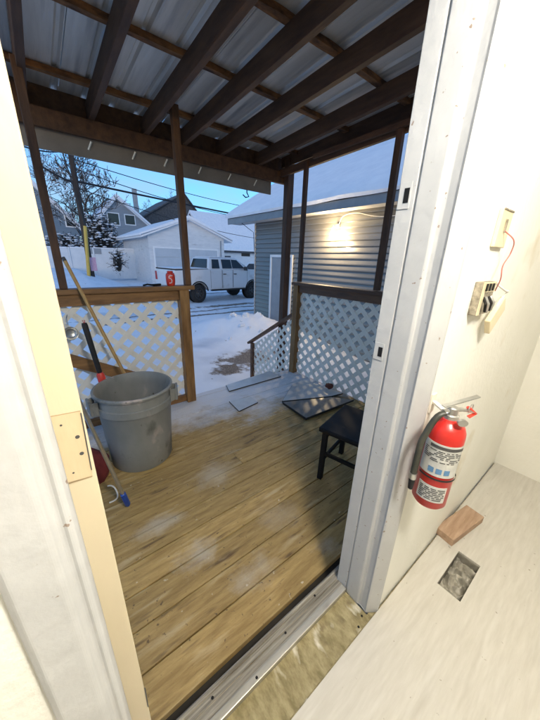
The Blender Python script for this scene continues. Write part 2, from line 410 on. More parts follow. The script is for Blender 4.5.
# door wall, in one piece round the opening
OX0, OX1, OZ = -.028, .885, 2.14
w = MB()
w.box((-3.2, WY, -.02), (OX0-.02, EXY, 2.45)); w.box((OX1+.012, WY, -.02), (2.54, EXY, 2.45)); w.box((OX0-.02, WY, OZ+.02), (OX1+.012, EXY, 2.45))
dw = w.build('door_wall', MT['wall']); tag(dw, 'cream painted wall with the doorway, holding the fire extinguisher', 'wall', kind='thing')
w = MB(); w.box((2.54, -3.6, -.02), (2.64, WY+.18, 2.45))
sw = w.build('side_wall', MT['wall2']); tag(sw, 'cream side wall meeting the door wall at the corner', 'wall', kind='thing')
w = MB(); w.box((-3.3, -3.7, -.02), (-3.2, EXY, 2.45))
ow = w.build('end_wall', MT['wall2']); tag(ow, 'cream wall at the other end of the room', 'wall', kind='thing')
w = MB(); w.box((-3.2, -3.7, -.02), (2.64, -3.6, 2.45))
bw = w.build('back_wall', MT['wall2']); tag(bw, 'cream wall across the room from the doorway', 'wall', kind='thing')
w = MB(); w.box((-3.3, -3.7, 2.45), (2.64, EXY, 2.55))
ce = w.build('ceiling', MT['ceil']); tag(ce, 'white ceiling of the room', 'ceiling', kind='structure')

# room lamp
t = thing('ceiling_lamp', 'round lit ceiling lamp in the room', 'lamp', (.34, -.36, 2.45))
MB().lathe([(0,2.449),(.17,2.449),(.17,2.42),(.15,2.42),(0,2.425)], (.34,-.36,0)).build('lamp_base', MT['white'], t, smooth=True)
MB().lathe([(.15,2.418),(.145,2.385),(.10,2.355),(0,2.345)], (.34,-.36,0)).build('lamp_shade', MT['lampglow'], t, smooth=True)
ld = bpy.data.lights.new('ceiling_lamp_light', 'POINT'); ld.energy = 28; ld.color = (1, .95, .86); ld.shadow_soft_size = .11
lo = bpy.data.objects.new('ceiling_lamp_light', ld); col.objects.link(lo); lo.location = (0, 0, -.23); lo.parent = t

# door frame
t = thing('door_frame', 'chipped painted door frame around the open doorway', 'door frame', (0, .4, 0))
ZT, ZB = 2.12, -.03
def plan(name, pts, m, z0=ZB, z1=ZT, par=None, bev=.002):
    return MB().prism([V((x, y, z0)) for x, y in pts], (0, 0, z1-z0), bev).build(name, m, par or t)
lj = plan('jamb', [(.0112,.499), (.0112,.400), (-.046,.400), (-.046,.499)], MT['jamb_cream'])
lj['label'] = 'cream painted jamb with empty hinge mortise'
plan('door_stop', [(.0125,.517), (.0125,.4995), (-.046,.4995), (-.046,.517)], MT['jamb_cream'])
plan('casing', [(-.018,.332), (-.018,.324), (-.022,.318), (-.028,.316), (-.031,.318), (-.036,.318), (-.041,.312), (-.047,.310), (-.085,.308), (-.092,.312), (-.092,.3315)], MT['casing'])
rj = plan('jamb', [(.861,.506), (.861,.457), (.8645,.455), (.8645,.448), (.905,.448), (.905,.506)], MT['casing'])
rj['label'] = 'grey white jamb with two strike holes'
plan('casing', [(.857,.4475), (.856,.392), (.859,.385), (.864,.3835), (.866,.372), (.862,.352), (.857,.344), (.862,.338), (.886,.322), (.899,.313), (.906,.311), (.9085,.314), (.9085,.3185), (.93,.3185), (.93,.4475)], MT['casing'], z0=-.012)
MB().box((-.046,.334,ZT), (.905,.506,ZT+.03)).build('head_jamb', MT['casing'], t)
MB().box((-.092,.308,ZT+.001), (.9085,.3315,ZT+.08)).build('head_casing', MT['casing'], t)
# strike holes on the right jamb
for (z, hh) in ((1.630,.034), (1.165,.030)):
    c = MB(); c.box((.8585,.468,z-hh), (.8608,.503,z+hh), .0008); sp = c.build('strike_plate', MT['casing'], t)
    c = MB(); c.box((.8575,.472,z-hh*.55), (.8583,.487,z+hh*.55)); c.build('latch_hole', MT['black'], sp)
# hinge mortise on the left jamb: a shallow recess of bare wood with four screw holes
def jq(name, pts, m, par, y0=.3995, th=.0008):
    return MB().prism([at(x, y, y0) for x, y in pts], (0, th-.0003, 0)).build(name, m, par)
jq('hinge_mortise', [(46,418),(80.5,411.5),(92.5,476),(66,484)], MT['mortise'], lj, .3993)
jq('mortise_shadow_line', [(45,417.2),(80.5,410.6),(80.5,411.4),(46,418)], MT['edge_shade'], lj, .3993)  # shade along the recess edges drawn in as thin brown strips
jq('mortise_shadow_line', [(66,483.6),(92.3,475.6),(92.5,476.6),(66.2,485)], MT['edge_shade'], lj, .3993)
jq('gouge', [(80.2,413),(81.6,413),(92.2,470),(91.0,470)], MT['ink'], lj, .3986)
jq('gouge', [(144.2,688),(145.6,688),(148.8,707),(147.6,707)], MT['ink'], lj, .3991)
for x, y, r in ((61,425.5,.0014), (77.5,437,.0026), (81.8,453.5,.0026), (73.5,473,.0013)):
    p = at(x, y, .3990); c = MB(); c.tube([p, p+V((0,.0004,0))], r, 14); c.build('screw_hole', MT['ink'], lj)

t = thing('door_threshold', 'worn grey door threshold with grooves along the doorway floor', 'threshold', (.43, .48, 0))
s = MB()
prof = [(.548,-.15), (.548,-.010), (.542,-.004), (.532,-.004), (.530,-.009), (.524,-.009), (.522,-.003), (.508,-.001), (.506,-.006), (.502,-.006), (.5,.001), (.474,.004), (.474,-.15)]
s.prism([V((-.10, y, z)) for y, z in prof], (1.04, 0, 0)).build('sill', MT['sill'], t)
s = MB(); s.box((-.045,.448,-.1), (.8555,.4735,.010), .003).build('threshold_strip', MT['alu'], t)
s = MB(); s.box((-.045,.318,-.1), (.8565,.4475,-.014)); s.box((.857,.3185,-.1), (.905,.335,-.0145))
s.build('bare_floor_strip', MT['subfloor'], t)
for x, y in ((.2,.515), (.52,.495), (.72,.52), (.35,.46), (.79,.33), (.835,.345)):
    MB().lathe([(.005,0),(.004,.002),(0,.002)], (x, y, .0025 if y > .5 else (.0105 if y > .45 else -.0135)), 10).build('nail_head', MT['black'], t)

# fire extinguisher
XA, YA, Z0 = .893, .240, .702
t = thing('fire_extinguisher', 'red fire extinguisher with grey labels hung on the cream wall', 'fire extinguisher', (XA, YA, Z0)); t_ext = t
rr = .051
c = MB(); c.lathe([(0,0),(rr*.86,0),(rr,.014),(rr,.345),(rr*.97,.365),(rr*.84,.388),(rr*.6,.402),(.027,.408),(.024,.416),(.0,.416)], (XA,YA,Z0), 40)
cyl = c.build('cylinder', MT['red'], t, smooth=True)
def wrap(name, a0, a1, z0, z1, m, par, off=.0008, n=24):
    c = MB(); r1, r2 = rr+off, rr+off+.0006
    lo_, hi_ = [], []
    for i in range(n+1):
        a = a0+(a1-a0)*i/n
        p = V((XA+math.cos(a)*r1, YA+math.sin(a)*r1, 0)); q = V((XA+math.cos(a)*r2, YA+math.sin(a)*r2, 0))
        lo_.append((p, q))
    for i in range(n):
        (p0, q0), (p1, q1) = lo_[i], lo_[i+1]
        P = [V((v.x, v.y, Z0+z)) for z in (z0, z1) for v in (p0, p1, q1, q0)]
        vs = [c.b.verts.new(v) for v in P]
        for f in ((0,1,2,3),(4,7,6,5),(3,2,6,7),(0,4,5,1)): c._face([vs[k] for k in f])
    return c.build(name, m, par, smooth=True, angle=60)
AC = math.atan2(-YA, -XA)          # towards the doorway
l1 = wrap('label', AC-1.05, AC+1.3, .175, .325, MT['label'], cyl)
l2 = wrap('label', AC-.75, AC+.9, .045, .125, MT['label'], cyl)
wrap('label_band', AC-.6, AC+1.25, .304, .317, MT['ink'], cyl, .002)
for k, z in enumerate((.292,.284,.276,.268,.260,.252,.244)):
    a = AC-.9; 
    while a < AC+1.1:
        ln = random.uniform(.12, .5); wrap('label_print', a, min(a+ln, AC+1.2), z, z+.003, MT['ink'], l1, .002, 6) if random.random() < .75 else None
        a += ln+.09
for k in range(3):
    wrap('pictogram', AC-.42+k*.42, AC-.12+k*.42, .190, .214, MT['inkblue'], l1, .002, 6)
for k, z in enumerate((.110,.101,.092,.083,.074,.065,.056)):
    a = AC-.62
    while a < AC+.75:
        ln = random.uniform(.15, .5); wrap('label_print', a, min(a+ln, AC+.8), z, z+.0035, MT['ink'], l2, .002, 6)
        a += ln+.09
c = MB(); c.lathe([(.021,.412),(.021,.432),(.016,.436),(.016,.462),(.012,.466),(0,.466)], (XA,YA,Z0), 20)
valve = c.build('valve', MT['steel'], t, smooth=True)
ldir = V((.86,-.5,0)).normalized()
b0 = V((XA, YA, Z0))
c = MB(); c.tube([b0+V((0,0,.448))-ldir*.03, b0+V((0,0,.452))+ldir*.03, b0+V((0,0,.440))+ldir*.07], [.008,.008,.006], 8)
c.build('carry_handle', MT['steel'], t, smooth=True)
c = MB(); c.beam(b0+V((0,0,.470))-ldir*.035, b0+V((0,0,.508))+ldir*.075, .015, .006, bev=.002)
c.build('squeeze_lever', MT['steel'], t)
c = MB(); c.tube([b0+V((0,0,.43))+ldir*.01+V((-.03,-.03,0)), b0+V((0,0,.43))+ldir*.01+V((-.036,-.036,0))], .014, 16); c.build('pressure_gauge', MT['steel'], t, smooth=True)
c = MB(); pp = [b0+V((0,0,.455))+ldir*.06+V((math.cos(a)*.018,0,math.sin(a)*.018)) for a in [i*.6 for i in range(12)]]; c.tube(pp, .0018, 6); c.build('pin_ring', MT['steel'], t, smooth=True)
c = MB(); c.tube([b0+V((0,0,.46))+ldir*.05, b0+V((0,0,.43))+ldir*.08, b0+V((0,0,.415))+ldir*.06], .006, 8); c.build('tamper_seal', MT['redplastic'], t, smooth=True)
hd = V((-.80,.55,0)).normalized()
hp = []
for i in range(15):
    s_ = i/14
    off = .036+.052*math.sin(min(1, s_*1.7)*math.pi/2)
    hp.append(b0 + hd*off + V((0,-.012,.445+.018*math.sin(min(1,s_*3)*math.pi)-.285*s_**1.15)))
c = MB(); c.tube(hp, .0095, 12); ho = c.build('hose', MT['hose'], t, smooth=True)
c = MB(); c.tube([hp[-1]+V((0,0,.0)), hp[-1]+V((.001,0,-.028))], .0115, 12); c.build('hose_ferrule', MT['steel'], ho, smooth=True)
c = MB(); c.tube([hp[-1]+V((.001,0,-.027)), hp[-1]+V((.004,0,-.085))], [.010,.0075], 12); c.build('nozzle', MT['rubber'], ho, smooth=True)
wrap('hose_strap', AC-.9, AC+2.4, .158, .166, MT['rubber'], t, .003)
c = MB(); c.box((.936, .313, Z0+.37), (.964, .3195, Z0+.46), .002); c.beam((XA+.005, YA+.01, Z0+.425), (.948, .314, Z0+.425), .016, .008); c.build('wall_bracket', MT['whiteplastic'], t)

t_ext.scale = (1, 1, .755)

# thermostat, wire, open box and dangling cover
t = thing('thermostat_plate', 'almond plastic thermostat base with slot on the cream wall', 'thermostat', (1.16, WY, 1.56))
c = MB(); c.box((1.105,.308,1.505), (1.205,WY-.0005,1.612), .003); bp_ = c.build('base_plate', MT['plate'], t)
c = MB(); c.box((1.150,.3045,1.548), (1.162,.3075,1.585), .001); c.build('slot', MT['boxdark'], t)
c = MB(); c.box((1.108,.3055,1.607), (1.202,.3075,1.6115), .001); c.build('top_lip', MT['boxdark'], t)
t = MB().tube(curve([V((1.155,.305,1.552)), V((1.172,.280,1.525)), V((1.198,.285,1.49)), V((1.175,.29,1.45)), V((1.185,.288,1.41)), V((1.21,.30,1.37))]), .0018, 8).build('loose_wire', MT['pinkwire'], smooth=True)
tag(t, 'thin faded red wire dangling from the thermostat base to the open box', 'wire')
t = thing('outlet_box', 'open grimy electrical box with bare terminals on the cream wall', 'outlet box', (1.13, WY, 1.36))
c = MB(); c.box((1.065,.297,1.298), (1.185,WY-.0005,1.402), .003); c.build('box', MT['boxdark'], t)
c = MB(); c.box((1.066,.2945,1.37), (1.186,.2968,1.4015), .001); c.box((1.066,.2945,1.2985), (1.09,.2968,1.37), .001); c.build('box_rim', MT['plate'], t)
for k in range(3):
    c = MB(); c.box((1.085+k*.03,.2905,1.374), (1.098+k*.03,.2943,1.397), .001); c.build('terminal', MT['black'], t)
for k in range(4):
    c = MB(); c.tube([V((1.095+k*.024,.297,1.355)), V((1.09+k*.026,.284,1.335)), V((1.11+k*.02,.287,1.31))], .004, 7); c.build('terminal_wire', MT['steel' if k%2 else 'black'], t, smooth=True)
c = MB(); c.obox((1.25,.29,1.285), V((.8,0,.6)), V((0,1,0)), V((-.6,0,.8)), (.13,.018,.062), .004)
t = c.build('cover_plate', MT['plate']); tag(t, 'almond cover plate dangling aslant below the open outlet box', 'cover plate')
c = MB(); c.tube(curve([V((1.20,.30,1.395)), V((1.25,.28,1.37)), V((1.30,.285,1.365)), V((1.26,.29,1.335)), V((1.24,.29,1.31))]), .0035, 8)
t = c.build('white_wire', MT['whitewire'], smooth=True); tag(t, 'white wire curling between outlet box and its loose cover', 'wire')

a = R(-9); ax, ay = V((math.cos(a), math.sin(a), 0)), V((-math.sin(a), math.cos(a), 0))
c = MB(); c.obox((1.66,.258,.0235), ax, ay, V((0,0,1)), (.32,.10,.045), .003)
t = c.build('wood_block', MT['block']); tag(t, 'short brown sawn wood block lying on the vinyl floor by the wall', 'wood block')

# ================================================================== PORCH
DZ = -.15
t = thing('porch_deck', 'weathered brown plank porch deck with pale scuffs and blown snow', 'deck', (0, 0, 0))
c = MB(); y = .636; k = 0
while y < 2.98:
    y1 = min(y+.158, 3.0)
    cut = [-.55, 2.80] if k % 3 else [-.55, random.uniform(.2, 2.3), 2.80]
    for xa, xb in zip(cut[:-1], cut[1:]):
        dz = random.uniform(-.0015, .0015)
        c.box((xa+.001, y, DZ-.035+dz), (xb-.0015, y1, DZ+dz), .003)
    y += .1635; k += 1
c.build('deck_boards', MT['deck'], t)
MB().box((-.55, .549, -.34), (2.80, .70, -.195)).build('gap_shade_board', MT['gap_shade'], t)  # board added under the gap so it shows as a dark shaded band
c = MB(); c.box((-.55, 3.003, DZ-.30), (2.80, 3.04, DZ-.02)); c.box((2.803, .52, DZ-.30), (2.84, 3.04, DZ-.02)); c.box((-.59, .52, DZ-.30), (-.553, 3.04, DZ-.02))
c.build('rim_joist', MT['rail_wood'], t)
for x in (-.5, 1.15, 2.72):
    MB().box((x-.045, 2.88, -.75), (x+.045, 2.97, DZ-.04)).build('footing_post', MT['rail_wood_z'], t)

# roof
SL = -.0475
def rz(Y, off=0): return 2.55 + SL*(Y-3.33) + off
t = thing('porch_roof', 'sheet metal porch roof on dark timber rafters and posts', 'porch roof', (0, 0, 2.5))
for X in (.158, .612, 1.068, 1.450, 1.890, 2.418):
    c = MB(); c.beam((X, .53, rz(.53,.068)), (X, 3.448, rz(3.448,.068)), .046, .136, bev=.003)
    c.build('rafter', MT['dark_wood'], t)
for Y in (.62, 1.0, 1.72, 2.375, 3.14):
    c = MB()
    pts = []
    n = 60; A = []
    for i in range(n+1):
        x = -.35 + 3.25*i/n
        f = .026 + .022*noise.noise(V((x*3, Y*7, 1))); g2 = .024 + .012*noise.noise(V((x*4, Y*5, 7)))
        zz = rz(Y, .137)
        A.append([c.b.verts.new(V((x, Y-f, zz+.004*noise.noise(V((x*6,Y,2)))))), c.b.verts.new(V((x, Y+g2, zz))), c.b.verts.new(V((x, Y+g2, zz+.040))), c.b.verts.new(V((x, Y-f*.8, zz+.040)))])
    for i in range(n):
        for k in range(4): c._face((A[i][k], A[i][(k+1)%4], A[i+1][(k+1)%4], A[i+1][k]))
    c._face(A[0]); c._face(A[-1][::-1])
    c.build('purlin', MT['purlin'], t)
# ribbed sheets
for k in range(4):
    x0, x1 = -.45+k*.86, -.45+(k+1)*.86-.004
    c = MB(); xs = []
    x = x0
    prof = []
    for j in range(4):
        xb = x0 + j*.215
        prof += [(xb, 0), (xb+.155, 0), (xb+.170, .018), (xb+.190, .018), (xb+.205, 0)]
    prof.append((x1, 0))
    ra, rb = [], []
    for (x, h) in prof:
        ra.append((c.b.verts.new(V((x, .51, rz(.51,.179)+h))), c.b.verts.new(V((x, .51, rz(.51,.181)+h)))))
        rb.append((c.b.verts.new(V((x, 3.78, rz(3.78,.179)+h))), c.b.verts.new(V((x, 3.78, rz(3.78,.181)+h)))))
    for i in range(len(prof)-1):
        c._face((ra[i][0], ra[i+1][0], rb[i+1][0], rb[i][0])); c._face((ra[i][1], rb[i][1], rb[i+1][1], ra[i+1][1]))
    c.build('roof_sheet', MT['roofmetal'], t)
c = MB(); c.box((-.45,.51,rz(2,.26)), (2.98,3.8,rz(2,.36)), .04); c.build('snow_cover', MT['snow'], t)
c = MB(); c.box((-.45, 3.45, 2.43), (2.95, 3.475, rz(3.46,.178)), .002); c.build('blocking', MT['dark_wood'], t)
c = MB(); c.box((-.45, 3.36, 2.412), (2.93, 3.405, 2.549), .003); c.build('header_beam', MT['dark_wood'], t)
c = MB(); c.box((-.45, 3.42, 2.268), (2.66, 3.44, 2.425), .002); fb = c.build('gutter_board', MT['fascia'], t)
for x in (.56, .93, 1.24, 1.62, 2.0, 2.38):
    c = MB(); c.beam((x, 3.418, 2.330), (x+.03, 3.40, 2.395), .018, .012); c.build('gutter_clip', MT['whiteplastic'], fb)
c = MB(); hk = V((2.28, 3.43, 2.268)); c.tube([hk, hk+V((0,0,-.03)), hk+V((.03,0,-.07)), hk+V((-.02,0,-.085)), hk+V((-.06,0,-.06))], .007, 8); c.build('hook', MT['black'], fb, smooth=True)
# posts that carry it
def post(x, y, z0, z1, w=.07, d=.07, m='dark_wood_z', tx=0, name='post'):
    c = MB(); c.beam((x, y, z0), (x+tx, y, z1), w, d, up=(0,1,0), bev=.004); return c.build(name, MT[m], t)
post(.135, 2.9, 1.172, rz(2.9,.06), .055, .055, 'dark_wood_z')
pb_, pt_ = at(187.5,284,2.9).x, at(174,110,2.9).x
post(pb_, 2.9, 1.172, rz(2.9,.10), .062, .06, 'post_mid', pt_-pb_)
post(2.865, 3.295, -.7, rz(3.3,.13), .10, .09)
post(2.753, 2.86, 1.172, 2.56, .045, .05)
post(2.753, 1.69, 1.172, 2.60, .05, .06)
c = MB(); c.beam((2.785, .53, 2.615), (2.785, 3.42, 2.52), .04, .085); c.build('side_beam', MT['dark_wood'], t)
c = MB(); c.beam((2.72, 1.55, 2.585), (2.72, 2.72, 2.565), .03, .045); c.build('side_batten', MT['dark_wood'], t)
c = MB()        # ragged edge flashing along the open side
A = []
for i in range(41):
    yv = .53+2.9*i/40; zz = rz(yv, .20)
    lowz = 2.66 - .03*max(0, noise.noise(V((yv*2.3, 3, 1)))) - .055*(i/40)
    A.append([c.b.verts.new(V((2.835, yv, zz))), c.b.verts.new(V((2.835, yv, lowz))), c.b.verts.new(V((2.85, yv, lowz))), c.b.verts.new(V((2.85, yv, zz)))])
for i in range(40):
    for k in range(4): c._face((A[i][k], A[i][(k+1)%4], A[i+1][(k+1)%4], A[i+1][k]))
c._face(A[0]); c._face(A[-1][::-1])
c.build('side_flashing', MT['dark_wood'], t)

# front railing with lattice
t = thing('porch_railing', 'brown timber porch railing with white lattice behind the grey bin', 'railing', (.5, 2.9, DZ))
MB().box((-.55, 2.845, 1.128), (1.245, 2.975, 1.170), .004).build('top_rail', MT['rail_wood'], t)
MB().box((-.55, 2.885, 1.028), (1.082, 2.925, 1.127), .003).build('under_rail', MT['rail_wood'], t)
MB().box((-.55, 2.885, -.135), (1.082, 2.925, -.06), .003).build('bottom_rail', MT['rail_wood'], t)
MB().box((1.085, 2.855, DZ+.001), (1.185, 2.945, 1.127), .004).build('post', MT['rail_wood_z'], t)
MB().box((-.55, 2.86, DZ+.001), (-.46, 2.945, 1.127), .004).build('post', MT['rail_wood_z'], t)
lattice([(-.46,-.11), (1.083,-.11), (1.083,1.05), (-.46,1.05)], lambda u, v: V((u, 2.928, v)), (0,1,0), w=.050).build('lattice_panel', MT['lattice'], t)
# right railing
t = thing('porch_railing', 'dark brown railing with white lattice along the lamp lit side', 'railing', (2.76, 1.7, DZ))
MB().box((2.69, .53, 1.128), (2.82, 2.95, 1.165), .004).build('top_rail', MT['rail_dark'], t)
MB().box((2.735, .53, 1.035), (2.775, 2.84, 1.127), .003).build('under_rail', MT['rail_dark'], t)
MB().box((2.715, 2.845, DZ+.001), (2.805, 2.935, 1.127), .004).build('post', MT['rail_wood_z'], t)
lattice([(.53,-.146), (2.86,-.146), (2.86,1.06), (.53,1.06)], lambda u, v: V((2.778, u, v)), (1,0,0), w=.051).build('lattice_panel', MT['lattice'], t)
# steps
t = thing('porch_steps', 'wooden porch steps with sloped handrail and lattice side', 'steps', (1.95, 3.5, -.65))
for k in range(2):
    z = DZ-.17*(k+1); y0 = 3.045+.28*k
    MB().box((1.15, y0+.002, z-.04), (2.70, y0+.30, z), .003).build('tread', MT['snow'], t)
for x in (1.13, 2.715):
    MB().prism([V((x, 3.045, DZ-.03)), V((x, 3.045, DZ-.33)), V((x, 3.72, -.70)), V((x, 3.90, -.70)), V((x, 3.90, -.62))], (.035, 0, 0)).build('stringer', MT['rail_wood'], t)
MB().beam((2.76, 2.94, .72), (2.76, 4.07, .015), .09, .038, bev=.004).build('handrail', MT['rail_dark'], t)
MB().box((2.735, 3.93, -.68), (2.80, 4.0, .03), .004).build('post', MT['rail_dark'], t)
lattice([(2.94,-.20), (3.93,-.62), (3.93,.03), (2.94,.66)], lambda u, v: V((2.768, u, v)), (1,0,0), diag=.15).build('lattice_panel', MT['lattice'], t)

# ------------------------------------------------------------------ things on the porch
BX, BY = .415, 2.215
t = thing('trash_bin', 'scuffed grey round plastic bin standing on the porch deck', 'bin', (BX, BY, DZ))
c = MB()
c.lathe([(0,.012),(.20,.012),(.215,.0),(.222,.012),(.236,.25),(.250,.47),(.252,.475),(.262,.48),(.264,.53),(.254,.535),(.256,.60),(.264,.602),(.272,.608),(.274,.622),(.268,.630),(.258,.630),(.252,.620),(.246,.55),(.232,.30),(.214,.03),(0,.03)], (BX,BY,DZ), 56)
c.build('bin_body', MT['bin'], t, smooth=True)
for a in (R(185), R(-22)):
    d_ = V((math.cos(a), math.sin(a), 0)); s_ = V((-math.sin(a), math.cos(a), 0)); p = V((BX,BY,DZ))+d_*.255
    c = MB()
    c.prism([p+s_*-.06+V((0,0,.592)), p+s_*-.05+d_*.050+V((0,0,.585)), p+s_*-.04+d_*.052+V((0,0,.50)), p+s_*-.06+V((0,0,.485))], s_*.014, .002)
    c.prism([p+s_*.046+V((0,0,.592)), p+s_*.04+d_*.050+V((0,0,.585)), p+s_*.03+d_*.052+V((0,0,.50)), p+s_*.046+V((0,0,.485))], s_*.014, .002)
    c.obox(p+d_*.043+V((0,0,.545)), d_, s_, V((0,0,1)), (.016,.11,.10), .004)
    c.build('handle', MT['bin'], t)
c = MB(); c.lathe([(0,.22),(.12,.20),(.20,.16),(.225,.10)], (BX,BY,DZ), 20)
for v in c.b.verts: v.co.z += .04*noise.noise(v.co*9)
c.build('rubbish', MT['maroon'], t, smooth=True)

P0, P1 = V((.178, 2.842, 1.390)), V((.545, 2.43, .02))
bpy.data.objects['trash_bin'].scale = (1.05, 1.05, 1.03)
t = thing('broom_pole', 'long varnished wooden pole leaning from bin to railing', 'pole', P1)
MB().tube([P1, P0], .0135, 12).build('pole_shaft', MT['bamboo'], t, smooth=True)
MB().tube([P0, P0+(P0-P1).normalized()*.03], [.015,.012], 12).build('pole_cap', MT['ink'], t, smooth=True)

A0, A1 = at(84, 323, 2.55), at(103, 383, 2.50)
dd = (A1-A0).normalized()
t = thing('ice_scraper', 'black handled tool with red collar standing behind the bin', 'tool', A0+dd*1.05)
c = MB(); c.tube([A0, A0+dd*.02, A0+dd*.40, A0+dd*.41], [.017,.021,.019,.016], 12); g_ = c.build('grip', MT['rubber'], t, smooth=True)
c = MB(); c.tube([A0+dd*.41, A0+dd*.43, A0+dd*.53, A0+dd*.55], [.022,.030,.030,.022], 12); c.build('collar', MT['redplastic'], t, smooth=True)
c = MB(); c.tube([A0+dd*.55, A0+dd*1.05], .013, 12); c.build('tool_shaft', MT['steel'], t, smooth=True)
c = MB(); c.tube([A0+V((0,0,.0)), A0+V((-.008,.0,.02)), A0+V((.008,0,.02)), A0+V((.004,0,0))], .003, 6); c.build('hang_loop', MT['redplastic'], g_, smooth=True)

t = thing('mop_pole', 'thin silver pole with blue grip resting on the deck by the jamb', 'pole', (.177,1.695,DZ))
e0, e1 = V((.180, 1.70, -.128)), V((.020, 1.56, .86))
dd = (e1-e0).normalized()
MB().tube([e0+dd*.10, e1], .011, 12).build('pole_shaft', MT['steel'], t, smooth=True)
MB().tube([e0, e0+dd*.012, e0+dd*.1, e0+dd*.125, e0+dd*.13], [.012,.017,.0175,.017,.012], 14).build('blue_grip', MT['blueplastic'], t, smooth=True)

c = MB(); cc = V((.12, 1.86, DZ+.012))
c.tube([cc+V((.045*math.cos(a)-.02, .06*math.sin(a), .004*math.sin(3*a)+.05*max(0, math.sin(a)))) for a in [-1.9+i*.25 for i in range(15)]], .005, 8)
t = c.build('white_cable', MT['whitewire'], smooth=True); tag(t, 'white cable looped on the deck beside the grey bin', 'cable')
c = MB(); c.lathe([(0,0),(.12,.0),(.14,.05),(.13,.14),(.09,.20),(0,.22)], (.0,2.15,DZ), 24)
for v in c.b.verts: v.co += V((noise.noise(v.co*9), noise.noise(v.co*9+V((5,0,0))), noise.noise(v.co*9+V((0,5,0)))*.5))*.06
t = c.build('maroon_bag', MT['maroon'], smooth=True); tag(t, 'dark maroon bag slumped on the deck between jamb and bin', 'bag')

P = [at(55, 351, 2.86), at(139, 373, 2.84)]
c = MB(); c.beam(P[0]+V((0,0,-.05)), P[1]+V((.10,0,-.115)), .022, .105, bev=.002, ext=.1)
t = c.build('loose_plank', MT['rail_wood']); tag(t, 'brown plank leaning aslant across the lattice behind the bin', 'plank')
bc = at(70, 334, 2.84)
t = thing('metal_pan', 'round silver metal pan hanging on the lattice beside the jamb', 'pan', bc)
MB().lathe([(0,0),(.034,.0),(.047,.010),(.053,.026),(.057,.027),(.050,.008),(.036,-.004),(0,-.004)], bc+V((0,.02,0)), 28, axis=(.3,-1,.15)).build('pan_bowl', MT['steel'], t, smooth=True)
MB().tube([bc+V((0,.01,.075)), bc+V((0,.02,.13)), bc+V((.01,.06,.15))], .004, 8).build('hook', MT['steel'], t, smooth=True)

rc = V((1.022, 2.91, 1.170))
t = thing('red_canister', 'red plastic canister with white marks on the brown railing', 'canister', rc)
c = MB(); c.lathe([(0,.001),(.034,.001),(.040,.010),(.044,.04),(.045,.07),(.044,.10),(.038,.118),(.026,.124),(0,.124)], rc, 28); bd = c.build('canister_body', MT['redplastic'], t, smooth=True)
MB().lathe([(.0,.1245),(.028,.1245),(.029,.138),(.024,.142),(0,.142)], rc, 28).build('lid', MT['redplastic'], t, smooth=True)
def face_pt(u, z): 
    a = math.atan2(-2.9, -1.02)+u; return rc + V((math.cos(a)*.0445, math.sin(a)*.0445, z))
c = MB(); c.tube([face_pt(.45,.098), face_pt(.0,.100), face_pt(-.25,.094), face_pt(-.3,.074), face_pt(.1,.070), face_pt(.32,.055), face_pt(.2,.032), face_pt(-.3,.027)], .0042, 6)
c.build('white_mark', MT['white'], bd, smooth=True)
c = MB(); c.obox((.885, 2.92, 1.182), V((.9,.4,0)).normalized(), V((-.4,.9,0)).normalized(), V((0,0,1)), (.09,.03,.02), .006); c.tube([V((.84,2.9,1.183)), V((.79,2.89,1.19)), V((.76,2.92,1.18))], .008, 8)
t = c.build('hand_tool', MT['black']); tag(t, 'small black hand tool lying on the railing left of the canister', 'tool')

# tiles and table top by the lattice
def slab(pts, th, name, top, par, edge='tile_edge'):
    q = [V(p) for p in pts]; ctr = sum(q, V())/4
    MB().prism([p-V((0,0,th)) for p in q], (0,0,th*.9)).build(name+'_edge', MT[edge], par)
    MB().prism([ctr+(p-ctr)*.988-V((0,0,th*.1)) for p in q], (0,0,th*.1)).build(name+'_face', MT[top], par)
t = thing('floor_tile', 'long pale grey panel lying flat on the snowy deck corner', 'tile', (2.1, 2.75, DZ))
z = DZ+.016
slab([atz(229,391,z), atz(281,376,z), atz(270,371,z), atz(226,385,z)][:4], .014, 'panel', 'tile', t)
t = thing('floor_tile', 'small dark edged tile lying in front of the long pale panel', 'tile', (1.75, 2.5, DZ))
slab([atz(239,411,z), atz(258,402,z), atz(251,397,z), atz(229,401,z)], .014, 'panel', 'tile', t)
t = thing('table_top', 'glossy dark edged slab tilted on the deck against the lattice', 'slab', (2.4, 2.0, DZ))
def atx(x, y, X):
    d = ray(x, y); return EYE + d*(X/d.x)
sl, sr_ = atz(282,401,DZ+.035), atz(331,396,DZ+.075)
slab([sl, atx(297,377,2.70), atx(343,393,2.70), sr_], .020, 'upper', 'tile', t)
slab([sl+V((0,-.012,-.008)), sr_+V((0,-.012,-.008)), atz(354,399.5,DZ+.07), atz(306,418,DZ+.030)], .026, 'lower', 'slabdark', t)
c = MB(); c.lathe([(0,0),(.04,.008),(.055,.03),(.04,.055),(0,.06)], atx(329,388,2.64), 12)
for v in c.b.verts: v.co += V((.02,.02,.015))*noise.noise(v.co*30)
t = c.build('dry_leaf_scrap', MT['scrap']); tag(t, 'small reddish brown scrap caught on the slab by the lattice', 'scrap')

